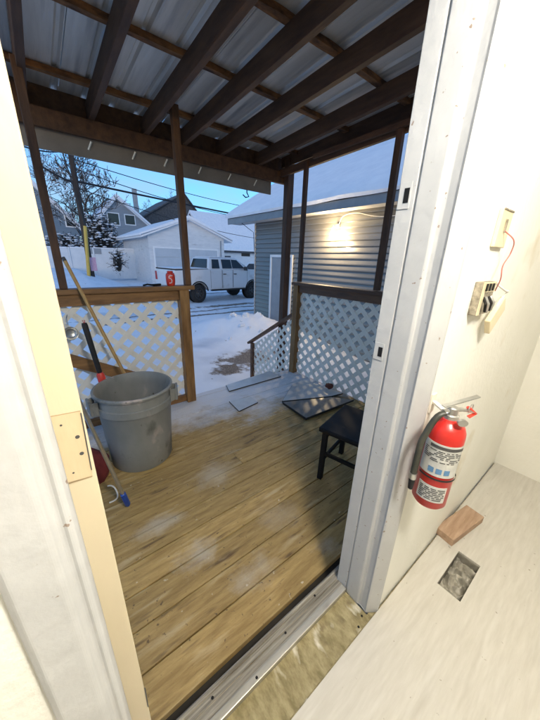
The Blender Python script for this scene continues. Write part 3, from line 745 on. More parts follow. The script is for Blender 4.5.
# black stool
t = thing('stool', 'black wooden stool on the deck beside the right jamb', 'stool', (1.72, 1.18, DZ))
sz = DZ+.46
fx, fy = 1.44, 1.085
X0, X1, Y0, Y1 = 1.42, 1.80, .78, 1.16
a = R(14); cx_, cy_ = 1.66, 1.01
def st(u, v, z): return V((cx_+u*math.cos(a)-v*math.sin(a), cy_+u*math.sin(a)+v*math.cos(a), DZ+z))
ux, uy = V((math.cos(a), math.sin(a), 0)), V((-math.sin(a), math.cos(a), 0))
MB().obox(st(0,0,.445), ux, uy, V((0,0,1)), (.46,.40,.035), .010).build('seat', MT['black'], t)
for u in (-.195, .195):
    for v in (-.165, .165):
        MB().beam(st(u,v,0.001), st(u*.97,v*.97,.427), .036, .036, up=uy, bev=.003).build('leg', MT['black'], t)
for v in (-.165, .165):
    MB().obox(st(0,v,.17), ux, uy, V((0,0,1)), (.352,.018,.028), .002).build('stretcher', MT['black'], t)
for u in (-.195, .195):
    MB().obox(st(u,0,.24), ux, uy, V((0,0,1)), (.018,.292,.028), .002).build('stretcher', MT['black'], t)
MB().obox(st(0,-.16,.397), ux, uy, V((0,0,1)), (.34,.02,.058)).obox(st(0,.16,.397), ux, uy, V((0,0,1)), (.34,.02,.058)).build('apron', MT['black'], t)

# ================================================================== OUTSIDE
def gh(x, y):
    """height of the snowy ground"""
    z = -.66
    z += .14*min(1, max(0, (y-5)/6))
    z += .95*max(0, min(1, (y-12.5)/8))*max(0, min(1, (4.6-x)/2.6))
    z += .5*math.exp(-(((x-4.55)/.75)**2+((y-6.6)/.95)**2)) + .30*math.exp(-(((x-3.7)/.6)**2+((y-7.4)/.8)**2))
    z += .40*math.exp(-(((x-4.9)/.8)**2+((y-5.2)/1.3)**2))*.8
    z += .25*math.exp(-(((x-1.0)/1.6)**2+((y-5.4)/1.2)**2))
    near = min(1, max(0, (y-3.2)/1.5)) if x < 3 else 1
    z += near*(.035*noise.noise(V((x*.9, y*.9, 0))) + .02*noise.noise(V((x*2.7, y*2.7, 4))))
    if 2.5 < x < 6 and 4 < y < 9.5: z += .16*max(0, z+.55)*(noise.noise(V((x*4.2, y*4.2, 2)))+.7*noise.noise(V((x*9, y*9, 6))))
    z += .012*max(0, y-30)
    return z
def axis(a, b, dens):
    out = [a]
    while out[-1] < b: out.append(out[-1]+dens(out[-1]))
    return out
xs = axis(-120, 160, lambda v: max(.16, abs(v-3.5)*.10) if v < 1.5 or v > 6 else .08)
ys = axis(-60, 260, lambda v: (.08 if 3.5 < v < 9 else .16) if 2 < v < 9 else max(.2, abs(v-6)*.09))
c = MB(); grid = [[c.b.verts.new(V((x, y, gh(x, y)))) for y in ys] for x in xs]
for i in range(len(xs)-1):
    for j in range(len(ys)-1): c._face((grid[i][j], grid[i+1][j], grid[i+1][j+1], grid[i][j+1]))
g_ = c.build('ground', MT['ground'], smooth=True); tag(g_, 'snow covered yard and alley', 'ground', kind='structure')
# sparse lumps of ploughed snow
c = MB()
for k in range(16):
    x, y = random.gauss(4.3, .45), random.gauss(6.4, .9)
    r_ = random.uniform(.03, .09)
    bmesh.ops.create_icosphere(c.b, subdivisions=2, radius=r_, matrix=Matrix.Translation((x, y, gh(x, y)+r_*.2)))
for v in c.b.verts: v.co += V((noise.noise(v.co*11), noise.noise(v.co*11+V((9,0,0))), noise.noise(v.co*11+V((0,9,0)))))*.06
sn = c.build('snow_clods', MT['snow'], smooth=True); tag(sn, 'clods of ploughed snow heaped by the garage corner', 'snow', kind='stuff')

# neighbour's grey garage with lap siding
GX, GY0, GY1, GZ = 5.40, -2.2, 7.62, -.75
t = thing('grey_garage', 'grey sided garage with snowy roof and a lit bulb beside the porch', 'garage', (7.5, 3, -.66))
c = MB(); z = GZ; ex = .125
while z < 2.44:
    z2 = min(z+ex, 2.45)
    c.prism([V((GX-.030, GY0, z)), V((GX-.032, GY0, z+.022)), V((GX-.004, GY0, z2)), V((GX+.02, GY0, z2)), V((GX+.02, GY0, z))], (0, GY1-GY0, 0)); z += ex
c.build('siding', MT['siding'], t)
c = MB(); c.box((GX+.021, GY0, GZ), (GX+.2, GY1-.01, 2.44)); c.box((GX+.2, GY1-.2, GZ), (GX+5.6, GY1-.01, 2.44)); c.box((GX+.2, GY0, GZ), (GX+5.6, GY0+.2, 2.44))
rx = GX+2.9
c.prism([V((GX+.05, GY1-.2, 2.441)), V((GX+5.7, GY1-.2, 2.441)), V((rx, GY1-.2, 4.30))], (0,.18,0))
c.build('wall', MT['siding'], t)
MB().box((GX-.045, GY1-.005, GZ), (GX+.06, GY1+.025, 2.44), .003).build('corner_trim', MT['soffit'], t)
EX = 5.0
MB().box((EX+.021, GY0-.2, 2.451), (GX+.05, GY1+.95, 2.462)).build('soffit', MT['soffit'], t)
MB().box((EX, GY0-.2, 2.435), (EX+.02, GY1+.97, 2.60), .003).build('fascia_board', MT['fascia_grey'], t)
MB().prism([V((EX, GY1+.971, 2.435)), V((EX, GY1+.971, 2.60)), V((rx, GY1+.971, 4.45)), V((rx+2.9, GY1+.971, 2.60)), V((rx+2.9, GY1+.971, 2.435)), V((rx, GY1+.971, 4.27))], (0,.02,0)).build('rake_board', MT['fascia_grey'], t)
c = MB(); c.prism([V((EX+.022, GY0-.2, 2.47)), V((EX+.022, GY0-.2, 2.60)), V((rx, GY0-.2, 4.43)), V((rx+2.88, GY0-.2, 2.60)), V((rx+2.88, GY0-.2, 2.47)), V((rx, GY0-.2, 4.30))], (0, GY1+1.165-GY0, 0)); rf = c.build('roof', MT['darkroof'], t)
c = MB()
n = 60; prof = [(EX-.04,2.60),(EX-.07,2.66),(EX-.02,2.745),(EX+.25,2.93),(rx-1.6,3.78),(rx-.3,4.53),(rx,4.61),(rx+.3,4.53),(rx+2.9,2.74),(rx+2.92,2.60),(rx,4.46)]
rings = []
for i in range(n+1):
    y = GY0-.2+(GY1+1.02-GY0+.2)*i/n
    rings.append([c.b.verts.new(V((px+.02*noise.noise(V((y*1.5, k, 0))), y, pz+.02*noise.noise(V((y*1.1, k*2, 5)))))) for k, (px, pz) in enumerate(prof)])
for i in range(n):
    for k in range(len(prof)): c._face((rings[i][k], rings[i][(k+1)%len(prof)], rings[i+1][(k+1)%len(prof)], rings[i+1][k]))
c._face(rings[0]); c._face(rings[-1][::-1])
c.build('roof_snow', MT['snow'], rf, smooth=True)
# side door
dr = MB().box((GX-.052, 5.93, -.62), (GX-.033, 6.75, 1.50), .003).build('door', MT['greydoor'], t)
MB().box((GX-.065, 5.86, -.62), (GX-.0325, 5.928, 1.57), .003).box((GX-.065, 6.752, -.62), (GX-.0325, 6.82, 1.57), .003).box((GX-.065, 5.929, 1.502), (GX-.0325, 6.751, 1.57), .003).build('frame', MT['white'], dr)
MB().lathe([(0,0),(.03,.004),(.03,.012),(.012,.02),(.012,.05),(.028,.06),(.024,.085),(0,.09)], (GX-.052, 6.02, .38), 16, axis=(-1,0,0)).build('knob', MT['steel'], dr, smooth=True)
# bulb on the wall
BU = V((GX-.20, 4.47, 2.0))
t = thing('wall_bulb', 'lit bare light bulb on the grey garage siding', 'lamp', (GX-.02, 4.47, 2.2))
MB().tube([V((GX-.018,4.47,2.17)), V((GX-.05,4.47,2.17))], .05, 18).build('lamp_base', MT['whiteplastic'], t, smooth=True)
MB().tube([V((GX-.05,4.47,2.165)), V((GX-.17,4.47,2.16)), BU+V((0,0,.075))], [.016,.016,.020], 14).build('lamp_socket', MT['whiteplastic'], t, smooth=True)
MB().lathe([(0,-.06),(.03,-.052),(.045,-.03),(.05,-.005),(.044,.02),(.03,.045),(.02,.07),(.018,.075)], BU, 24).build('bulb', MT['bulb'], t, smooth=True)
bl = bpy.data.lights.new('wall_bulb_light', 'POINT'); bl.energy = 20; bl.color = (1, .76, .46); bl.shadow_soft_size = .05
bo = bpy.data.objects.new('wall_bulb_light', bl); col.objects.link(bo); bo.location = BU - V((GX-.02,4.47,2.2)) + V((-.10,0,-.01)); bo.parent = t
c = MB(); c.tube(curve([V((GX-.04,4.44,2.19)), V((GX-.05,4.33,2.36)), V((GX-.04,4.0,2.39)), V((GX-.04,3.6,2.30)), V((GX-.04,3.2,2.27)), V((GX-.04,2.6,2.30))]), .006, 8)
tw = c.build('lamp_wire', MT['whitewire'], smooth=True); tag(tw, 'white wire looping along the siding from the bulb', 'wire')
c = MB(); c.tube([V((5.06,7.9,2.45)), V((5.2,7.75,2.30)), V((5.33,7.66,2.2)), V((5.36,7.64,1.6))], .008, 8)
tw = c.build('corner_cable', MT['cable'], smooth=True); tag(tw, 'thin cable drooping from the eave to the garage corner', 'cable')

# white garage across the alley
WX0, WX1, WGY, WGB = 6.35, 12.25, 21.8, 29.2
wz = -.7; ez = 2.80; apx = 9.25; apz = 3.95
t = thing('white_garage', 'small white gabled garage with wide door across the alley', 'garage', (9.3, 25, -.5))
c = MB(); 
c.box((WX0, WGY, wz), (WX1, WGB, ez)); c.prism([V((WX0, WGY, ez+.001)), V((WX1, WGY, ez+.001)), V((apx, WGY, apz))], (0, WGB-WGY, 0))
for k in range(22):
    z = wz+.16*k
    if z < ez: c.box((WX0-.012, WGY-.012, z), (WX1+.012, WGY-.001, z+.13)); c.box((WX0-.012, WGY-.001, z), (WX0-.001, WGB, z+.13))
c.build('wall', MT['whitesiding'], t)
gd = MB()
for k in range(4): gd.box((6.72, WGY-.035, wz+.1+k*.66), (11.6, WGY-.0125, wz+.1+k*.66+.645), .006)
gd = gd.build('garage_door', MT['garagedoor'], t)
MB().box((6.60, WGY-.05, wz), (6.715, WGY-.0125, 2.06)).box((11.605, WGY-.05, wz), (11.72, WGY-.0125, 2.06)).box((6.716, WGY-.05, 1.955), (11.604, WGY-.0125, 2.06)).build('frame', MT['white'], gd)
MB().box((11.9, WGY-.05, -.4), (12.0, WGY-.013, 2.7)).build('downpipe', MT['greysiding'], t)
def gable_roof(x0, x1, ax, y0, y1, ez, az, th, over, m, name, par, thick_snow=.16):
    s0 = (az-ez)/(ax-x0); s1 = (az-ez)/(x1-ax)
    l, r_ = (x0-over, ez-over*s0), (x1+over, ez-over*s1)
    rf = MB().prism([V((l[0], y0, l[1])), V((ax, y0, az)), V((r_[0], y0, r_[1])), V((r_[0], y0, r_[1]+th)), V((ax, y0, az+th)), V((l[0], y0, l[1]+th))], (0, y1-y0, 0)).build(name, m, par)
    if thick_snow:
        h = thick_snow
        MB().prism([V((l[0]-.05, y0-.06, l[1]+th+.002)), V((ax, y0-.06, az+th+.002)), V((r_[0]+.05, y0-.06, r_[1]+th+.002)), V((r_[0]+.03, y0-.06, r_[1]+th+h)), V((ax, y0-.06, az+th+h*1.1)), V((l[0]-.03, y0-.06, l[1]+th+h))], (0, y1-y0+.1, 0), .04).build('roof_snow', MT['snow'], rf, smooth=True)
    return rf
gable_roof(WX0, WX1, apx, WGY-.4, WGB+.3, ez, apz, .12, .55, MT['white'], 'roof', t)

# houses
def house(name, label, X0, X1, Y0, D, ez, az, wall, roofm, wins, snow=.2, ax=None, over=.5, z0=-.8):
    ax = ax or (X0+X1)/2
    t = thing(name, label, 'house', ((X0+X1)/2, Y0+D/2, z0))
    MB().box((X0, Y0, z0), (X1, Y0+D, ez)).prism([V((X0, Y0, ez+.001)), V((X1, Y0, ez+.001)), V((ax, Y0, az))], (0, D, 0)).build('wall', wall, t)
    cb_ = MB(); z = z0+.3
    while z < az-.3:
        f = max(0, (z+.2-ez)/(az-ez)); xl = X0+(ax-X0)*f; xr = X1+(ax-X1)*f
        cb_.prism([V((xl, Y0-.001, z)), V((xl, Y0-.045, z)), V((xl, Y0-.012, z+.205)), V((xl, Y0-.001, z+.205))], (xr-xl, 0, 0)); z += .21
    cb_.build('clapboard_front', wall, t)
    gable_roof(X0, X1, ax, Y0-.5, Y0+D+.3, ez, az, .2, over, roofm, 'roof', t, snow)
    for (a, b, c_, d_) in wins:
        wf = MB().box((a-.12, Y0-.06, c_-.12), (b+.12, Y0-.001, d_+.12)).build('window', MT['white'], t)
        MB().box((a, Y0-.075, c_), (b, Y0-.061, d_)).build('pane', MT['glass'], wf)
    return t
def hp_(x, y, Y): return at(x, y, Y)
Yb = 46
a_, b_ = at(96,222,Yb), at(148,228,Yb); ap = at(116,199,Yb)
w1, w2 = at(109,224,Yb), at(118,214,Yb); w3, w4 = at(126,224,Yb), at(134,216,Yb)
house('gabled_house', 'grey gabled house with white trim and two windows behind the snowy bush', a_.x, b_.x, Yb, 12, a_.z, ap.z, MT['greysiding'], MT['white'],
      [(w1.x, w2.x, w1.z, w2.z), (w3.x, w4.x, w3.z, w4.z)], .35, ap.x, 1.0)
Yb = 42
a_, b_ = at(-8,222,Yb), at(78,228,Yb); ap = at(28,182,Yb); w1, w2 = at(67,226,Yb), at(73,214,Yb)
house('blue_house', 'blue sided house with snowy gable roof left of the utility pole', a_.x, b_.x, Yb, 12, b_.z, ap.z, MT['bluesiding'], MT['white'],
      [(w1.x, w2.x, w1.z, w2.z)], .35, ap.x, .6)
Yb = 52
a_, b_ = at(140,226,Yb), at(206,226,Yb); ap = at(183,194,Yb)
th_ = house('dark_roof_house', 'house with steep dark roof rising behind the white garage', a_.x, b_.x, Yb, 14, b_.z, ap.z, MT['darkroof'], MT['darkroof'], [], 0, ap.x, .8)
p = at(139,212,Yb); p2 = at(139,188,Yb)
MB().box((p.x-.3, Yb+1, p.z-2), (p.x+.3, Yb+1.6, p2.z), .02).build('chimney', MT['greysiding'], th_)
Yb = 40
t = thing('snowy_roof_house', 'low house with broad snowy roof right of the white garage', 'house', (18.5, 44, -.8))
a_, b_ = at(212,250,Yb), at(300,254,Yb); r0, r1 = at(200,214,Yb+7), at(300,222,Yb+7)
MB().box((a_.x+.6, Yb+.4, -.9), (b_.x, Yb+10, a_.z-.1)).build('wall', MT['whitesiding'], t)
rf = MB().prism([V((a_.x, Yb, a_.z-.25)), V((a_.x, Yb, a_.z)), V((a_.x, Yb+7, r0.z)), V((a_.x, Yb+14, a_.z)), V((a_.x, Yb+14, a_.z-.25))], (b_.x-a_.x+3, 0, 0)).build('roof', MT['darkroof'], t)
MB().prism([V((a_.x-.1, Yb-.1, a_.z+.02)), V((a_.x-.1, Yb-.1, a_.z+.3)), V((a_.x-.1, Yb+7, r0.z+.4)), V((a_.x-.1, Yb+14, a_.z+.3)), V((a_.x-.1, Yb+14, a_.z+.02)), V((a_.x-.1, Yb+7, r0.z+.02))], (b_.x-a_.x+3.2, 0, 0), .05).build('roof_snow', MT['snow'], rf, smooth=True)
wd = at(229,258,Yb)
MB().box((wd.x-.5, Yb+.33, -.7), (wd.x+.5, Yb+.399, wd.z+.3)).build('door', MT['darkroof'], t)
wd = at(247,253,Yb)
MB().box((wd.x-.8, Yb+.33, wd.z-.5), (wd.x+.8, Yb+.399, wd.z+.4)).build('window', MT['glass'], t)

# utility pole and wires
PB = V((2.42, 20, .05))
t = thing('utility_pole', 'dark wooden utility pole with yellow guard rising from the snow', 'utility pole', PB)
MB().tube([PB+V((0,0,-.6)), PB+V((.0,0,5)), PB+V((.02,0,9.2))], [.155,.135,.115], 16).build('pole_shaft', MT['pole'], t, smooth=True)
MB().beam(PB+V((-1.1,-.16,8.3)), PB+V((1.1,-.16,8.3)), .09, .11).build('crossarm', MT['pole'], t)
for k in (-1.0,-.5,.5,1.0):
    MB().lathe([(0,0),(.02,0),(.02,.08),(.05,.09),(.05,.16),(0,.18)], PB+V((k,-.16,8.355)), 10).build('insulator', MT['white'], t, smooth=True)
g0, g1 = at(88.5,279,19.6), at(85,226,19.6)
MB().tube([g0+V((0,0,-.35)), g1], .09, 12).build('yellow_guard', MT['yellow'], t, smooth=True)
n0 = at(93.5,264,19.8)
MB().box((n0.x-.17, 19.79, n0.z-.38), (n0.x+.15, 19.83, n0.z+.36)).build('notice', MT['pink'], t)
g2 = at(67,150,19.9)
MB().tube([g1, at(76,195,19.7), g2+V((-.4,0,1.2))], .03, 8).build('guy_wire', MT['cable'], t, smooth=True)
def wire(label, a, b, sag=.3, r=.03, grp=None):
    a, b = V(a), V(b)
    c = MB(); c.tube([a.lerp(b, i/14)+V((0,0,-sag*4*(i/14)*(1-i/14))) for i in range(15)], r, 6)
    o = c.build('power_line', MT['cable'], smooth=True); tag(o, label, 'cable', grp)
H = PB
G_ = 'overhead lines on the utility pole'
wire('thickest dark cable slanting down across the sky from the pole', at(75,181,20), at(330,232,24), .10, .055)
wire('cable crossing the blue house roof towards the pole', at(40,165,20), at(76,183,20), .1, .05)
for (x0,y0,x1,y1,s_,Yd,lb) in ((70,158,310,214,.6,26,'thin line sagging from the pole above the thickest cable'), (72,168,310,222,.9,28,'thin sagging line just above the thickest cable'),
                         (70,150,310,196,.4,30,'topmost thin line leaving the pole to the right'), (77,188,270,240,.4,26,'thin line below the thickest cable passing the gabled house')):
    wire(lb, at(x0,y0,20), at(x1,y1,Yd), s_, .022)
wire('thin line running left from the pole top', at(70,150,20), at(-30,120,16), .4, .03)

# fence panels along the far yard
t = thing('white_fence', 'white vinyl panel fence half buried in snow behind the pole', 'fence', (3, 27, 0))
y_ = 26
for k in range(6):
    x0 = -1.0+k*1.52
    if k in (3,): pass
    b0_ = at(60,246,y_).z
    MB().box((x0, y_, -.4), (x0+1.40, y_+.05, b0_-.15+.02*k), .01).build('panel', MT['vinylfence'], t)
    MB().box((x0+1.405, y_-.04, -.4), (x0+1.515, y_+.07, b0_-.05+.02*k), .01).build('post', MT['vinylfence'], t)
    MB().box((x0+.01, y_-.03, b0_-.149+.02*k), (x0+1.39, y_+.08, b0_-.05+.02*k), .03).build('snow_cap', MT['snow'], t)
wn = at(96,251,y_-.1)
MB().box((wn.x-.35, y_-.035, wn.z-.2), (wn.x+.35, y_-.001, wn.z+.2)).build('plate', MT['greysiding'], t)

# bare trees
def bare_tree(label, base, h, seed, spread=.5, levels=5, r0=.2):
    rnd = random.Random(seed)
    t = thing('bare_tree', label, 'tree', base, group='bare winter trees behind the yard')
    tr, cr, sn = MB(), MB(), MB()
    def grow(p, d, ln, r, lev, mb):
        r = max(r, .021)
        pts = [p]; q = p; dd = d.copy()
        n = 4
        for i in range(n):
            dd = (dd + V((rnd.gauss(0,.14), rnd.gauss(0,.14), rnd.gauss(.05,.08)))).normalized(); q = q + dd*(ln/n); pts.append(q)
        r1 = r*.62
        mb.tube(pts, [r+(r1-r)*i/n for i in range(n+1)], 7 if lev > 2 else 4, cap=False)
        if lev <= 3 and rnd.random() < .35:
            sn.tube([v+V((0,0,r*.9)) for v in pts], r*.7, 4, cap=False)
        if lev == 0: return
        for k in range(rnd.choice((2,3,3)) if lev < levels else 4):
            i = n if k < 2 else rnd.randint(1, n)
            a = rnd.uniform(0, 6.28); perp = dd.cross(V((math.cos(a), math.sin(a), .3))).normalized()
            nd = (dd*rnd.uniform(.6,1) + perp*rnd.uniform(.5,1)*spread*1.6 + V((0,0,.1))).normalized()
            grow(pts[i], nd, ln*rnd.uniform(.62,.82), r1*rnd.uniform(.6,.9), lev-1, cr)
    grow(V(base)+V((0,0,-.3)), V((rnd.uniform(-.08,.08), 0, 1)), h*.30, r0, levels, tr)
    tr.build('trunk', MT['bark'], t, smooth=True); cr.build('crown', MT['bark'], t, smooth=True); tag(sn.build('branch_snow', MT['snow'], t, smooth=True), kind='stuff')
def gpt(x, Y): p = at(x, 250, Y); return V((p.x, Y, gh(p.x, Y)))
bare_tree('bare tree with wide crown left of the gabled house', gpt(97, 36), 12, 3, .55, 7, .30)
bare_tree('bare tree reaching over the blue house roof', gpt(60, 50), 15, 11, .6, 7, .34)
bare_tree('bare tree behind the steep dark roof', gpt(172, 64), 16, 5, .6, 6, .34)
bare_tree('bare tree standing above the broad snowy roof', gpt(222, 70), 15, 8, .6, 6, .32)
bare_tree('bare tree rising between the gabled house and the dark roof', gpt(148, 75), 15, 21, .6, 6, .32)

# snow laden bush and hedge
def bush(name, label, cat, base, rx, ry, h, n, seed, snowfrac):
    rnd = random.Random(seed); t = thing(name, label, cat, base)
    tw, sn = MB(), MB()
    for k in range(n):
        a, e = rnd.uniform(0, 6.28), rnd.uniform(.05, 1.5)
        d = V((math.cos(a)*math.cos(e)*rx, math.sin(a)*math.cos(e)*ry, math.sin(e)*h))*rnd.uniform(.75,1.08)
        p0 = V(base)+V((d.x*.25, d.y*.25, 0)); p1 = V(base)+d
        m_ = p0.lerp(p1,.55)+V((rnd.gauss(0,.1), rnd.gauss(0,.1), rnd.gauss(.1,.1)))
        tw.tube([p0, m_, p1], [.03,.02,.01], 4, cap=False)
        for j in range(5):
            q = m_.lerp(p1, rnd.random()); v = V((rnd.gauss(0,.3), rnd.gauss(0,.3), rnd.gauss(0,.22)))
            tw.tube([q, q+v], [.018,.008], 4, cap=False)
            for _ in range(3):
                qq = q+v*rnd.random()+V((rnd.gauss(0,.08), rnd.gauss(0,.08), rnd.gauss(0,.08)))
                w_ = V((rnd.gauss(0,1), rnd.gauss(0,1), rnd.gauss(0,1))).normalized()*.035; z_ = w_.cross(V((rnd.gauss(0,1), rnd.gauss(0,1), 1))).normalized()*.03
                tw.quad(qq-w_, qq+z_, qq+w_, qq-z_)
            if rnd.random() < snowfrac:
                bmesh.ops.create_icosphere(sn.b, subdivisions=1, radius=rnd.uniform(.05,.13), matrix=Matrix.Translation(q+v*rnd.uniform(.3,1)+V((0,0,.04))) @ Matrix.Diagonal((1.5,1.5,.6,1)))
    tw.build('twigs', MT['bush'], t); tag(sn.build('snow_caps', MT['snow'], t, smooth=True), kind='stuff')
p = at(101,247,30); bush('snowy_bush', 'big dark bush flecked with snow in front of the gabled house', 'bush', V((p.x, 30, p.z-.3)), 1.9, 1.5, at(100,212,30).z-p.z+.3, 170, 4, .42)
p = at(70,246,32); bush('snowy_hedge', 'low dark hedge with snow along the blue house', 'hedge', V((p.x, 32, p.z-.4)), 2.4, .9, at(70,235,32).z-p.z+.4, 120, 6, .4)
p = at(121,268,24); bush('dry_shrub', 'dark drooping shrub at the white garage corner', 'shrub', V((at(119,268,24).x, 24, p.z-.2)), .42, .4, at(119,247,24).z-p.z+.2, 26, 9, .15)
p = at(243,245,36); bush('snowy_shrub', 'dark shrub at the eave of the snowy roof house', 'shrub', V((at(226,258,36).x, 36, -.4)), .7, .7, 1.9, 40, 12, .2)

# pickup truck: own axes, x forward, near side at -y
TR = thing('pickup_truck', 'white crew cab pickup truck parked in the snowy alley', 'pickup truck', (0,0,0), .0001)
def side_poly(pts, y0, y1, name, m, par, bev=.02):
    return MB().prism([V((x, y0, z)) for x, z in pts], (0, y1-y0, 0), bev).build(name, m, par, smooth=True, angle=35)
def arch(cx, r, z0, n=10):
    out = []
    a0 = math.asin(max(-1, min(1, (z0-.42)/r)))
    for i in range(n+1):
        a = math.pi-a0 - (math.pi-2*a0)*i/n
        out.append((cx+r*math.cos(a), .42+r*math.sin(a)))
    return out
W = .96
low = [(.10,.62)] + arch(1.30,.50,.55) + arch(4.75,.50,.55) + [(5.78,.58),(5.88,.72),(5.86,1.10),(5.72,1.30),(4.55,1.42),(1.95,1.44),(1.90,1.43),(.05,1.43),(.02,1.30),(.04,.70)]
body = side_poly(low, -W, W, 'body', MT['truck'], TR, .03)
c = MB()
c.box((.06,-W+.005,1.431), (1.86,-W+.085,1.475), .01); c.box((.06,W-.085,1.431), (1.86,W-.005,1.475), .01); c.box((.03,-W+.086,1.431), (.10,W-.086,1.475), .01)
c.build('bed_rail', MT['rubber'], body)
MB().box((.12,-W+.10,1.432), (1.84,W-.10,1.50), .03).build('bed_snow', MT['snow'], body)
# cab
cb = MB(); base = [(1.90,1.43),(4.55,1.43)]; top = [(2.08,1.96),(3.70,1.97)]
vs = []
for (x, z), yy in ((base[0],.93),(base[1],.93),((3.72,1.955),.76),((2.06,1.945),.76)):
    vs.append((V((x,-yy,z)), V((x,yy,z))))
A = [cb.b.verts.new(p[0]) for p in vs]; B = [cb.b.verts.new(p[1]) for p in vs]
cb._face(A); cb._face(B[::-1])
for i in range(4): cb._face((A[i], B[i], B[(i+1)%4], A[(i+1)%4]))
bmesh.ops.bevel(cb.b, geom=cb.b.edges[:], offset=.05, segments=3, profile=.6, affect='EDGES')
cab = cb.build('cab', MT['truck'], TR, smooth=True, angle=30)
MB().box((2.15,-.70,1.957), (3.62,.70,1.99), .02).build('roof_snow', MT['snow'], cab)
def sidewin(pts, name='side_window'):
    for sg in (-1, 1):
        def P(x, z): return V((x, sg*(.93-(.17)*(z-1.43)/.52+.006), z))
        MB().prism([P(x, z) for x, z in pts], (0, sg*.006, .002)).build(name, MT['glass'], cab)
sidewin([(2.10,1.49),(2.56,1.49),(2.58,1.88),(2.18,1.88)])
sidewin([(2.74,1.49),(3.34,1.49),(3.34,1.885),(2.74,1.885)])
sidewin([(3.38,1.49),(4.20,1.49),(3.74,1.87),(3.38,1.885)])
MB().prism([V((4.545,-.78,1.50)), V((4.545,.78,1.50)), V((3.80,.68,1.90)), V((3.80,-.68,1.90))], (.012,0,.012)).build('windscreen', MT['glass'], cab)
MB().prism([V((1.912,-.74,1.50)), V((1.912,.74,1.50)), V((2.034,.62,1.89)), V((2.034,-.62,1.89))], (-.014,0,.004)).build('rear_window', MT['glass'], cab)
for x0, x1 in ((1.98,2.66), (2.70,3.36), (3.38,4.35)):
    for sg in (-1, 1):
        d_ = MB(); yy = sg*(W+.002)
        for (a1, b1, a2, b2) in ((x0,.62,x0+.012,1.42), (x1,.62,x1+.012,1.42)): d_.box((a1, min(yy, yy+sg*.003), b1), (a2, max(yy, yy+sg*.003), b2))
        dd_ = d_.build('door_seam', MT['ink'], body)
        if x0 > 2: MB().box((x0+.05, min(yy, yy+sg*.03), 1.22), (x0+.22, max(yy, yy+sg*.03), 1.26), .006).build('door_handle', MT['ink'], body)
for sg in (-1, 1):
    yy = sg*(W+.001)
    MB().box((2.0, min(yy-sg*.10, yy+sg*.06), .50), (4.2, max(yy-sg*.10, yy+sg*.06), .57), .015).build('running_board', MT['rubber'], TR)
    MB().box((4.10, min(yy, yy+sg*.20), 1.40), (4.22, max(yy, yy+sg*.20), 1.58), .03).build('wing_mirror', MT['ink'], TR)
    MB().box((-.002, min(sg*.80, sg*.95), .95), (.05, max(sg*.80, sg*.95), 1.32), .01).build('tail_light', MT['tail'], TR)
    MB().box((5.80, min(sg*.55, sg*.93), 1.0), (5.885, max(sg*.55, sg*.93), 1.24), .02).build('headlight', MT['lampclear'], TR)
    for cx in (1.30, 4.75):
        MB().tube([V((cx+.515*math.cos(a), sg*(W-.01), .42+.515*math.sin(a))) for a in [.2+i*.2745 for i in range(11)]], .035, 6).build('fender_flare', MT['rubber'], TR, smooth=True)
        wl = MB().lathe([(.20,-.13),(.36,-.13),(.41,-.10),(.42,-.03),(.42,.03),(.41,.10),(.36,.13),(.20,.13)], (cx, sg*(W-.15), .415), 32, axis=(0,sg,0)).build('wheel', MT['rubber'], TR, smooth=True)
        r_ = MB(); r_.lathe([(.24,.10),(.25,.135),(.235,.13),(.20,.07),(.10,.075),(.07,.10),(0,.10)], (cx, sg*(W-.15), .415), 32, axis=(0,sg,0))
        for k in range(6):
            a_ = k*math.pi/3; r_.beam(V((cx+.06*math.cos(a_), sg*(W-.055), .415+.06*math.sin(a_))), V((cx+.235*math.cos(a_), sg*(W-.045), .415+.235*math.sin(a_))), .05, .03, up=(0,1,0))
        r_.build('rim', MT['darkrim'], wl, smooth=True)
        MB().lathe([(.0,-.02),(.49,-.02),(.49,.02),(0,.02)], (cx, sg*(W-.33), .47), 28, axis=(0,1,0)).build('wheel_well', MT['black'], TR)
MB().box((-.08,-.90,.55), (.03,.90,.75), .02).build('rear_bumper', MT['steel'], TR)
MB().box((5.80,-.93,.55), (5.98,.93,.78), .03).build('front_bumper', MT['steel'], TR)
MB().box((5.82,-.52,.90), (5.90,.52,1.24), .02).build('grille', MT['black'], TR)
TA = R(5)
ctr = V((5.50, 12.25, 0))            # rear near wheel contact
off = Matrix.Rotation(TA, 3, 'Z') @ V((1.30*.89, -W+.15, 0))
TR.location = (ctr.x-off.x, ctr.y-off.y, gh(ctr.x, ctr.y)+.0)
TR.rotation_euler.z = TA; TR.scale = (.89, 1, 1)

# second car behind
TR2 = thing('parked_car', 'white car with dark windows parked beyond the pickup cab', 'car', (0,0,0), .0001)
lowc = [(.05,.40)] + arch(.85,.36,.45) + arch(3.45,.36,.45) + [(4.25,.42),(4.32,.60),(4.25,.85),(3.3,1.02),(.2,1.05),(.03,.9)]
bodyc = side_poly(lowc, -.86, .86, 'body', MT['truck'], TR2, .03)
cb = MB(); vs = []
for x, z, yy in ((.25,1.04,.80),(3.35,1.0,.80),(2.45,1.55,.62),(.75,1.56,.62)): vs.append((V((x,-yy,z)), V((x,yy,z))))
A = [cb.b.verts.new(p[0]) for p in vs]; B = [cb.b.verts.new(p[1]) for p in vs]
cb._face(A); cb._face(B[::-1])
for i in range(4): cb._face((A[i], B[i], B[(i+1)%4], A[(i+1)%4]))
bmesh.ops.bevel(cb.b, geom=cb.b.edges[:], offset=.04, segments=2, affect='EDGES')
cabc = cb.build('cabin', MT['truck'], TR2, smooth=True, angle=30)
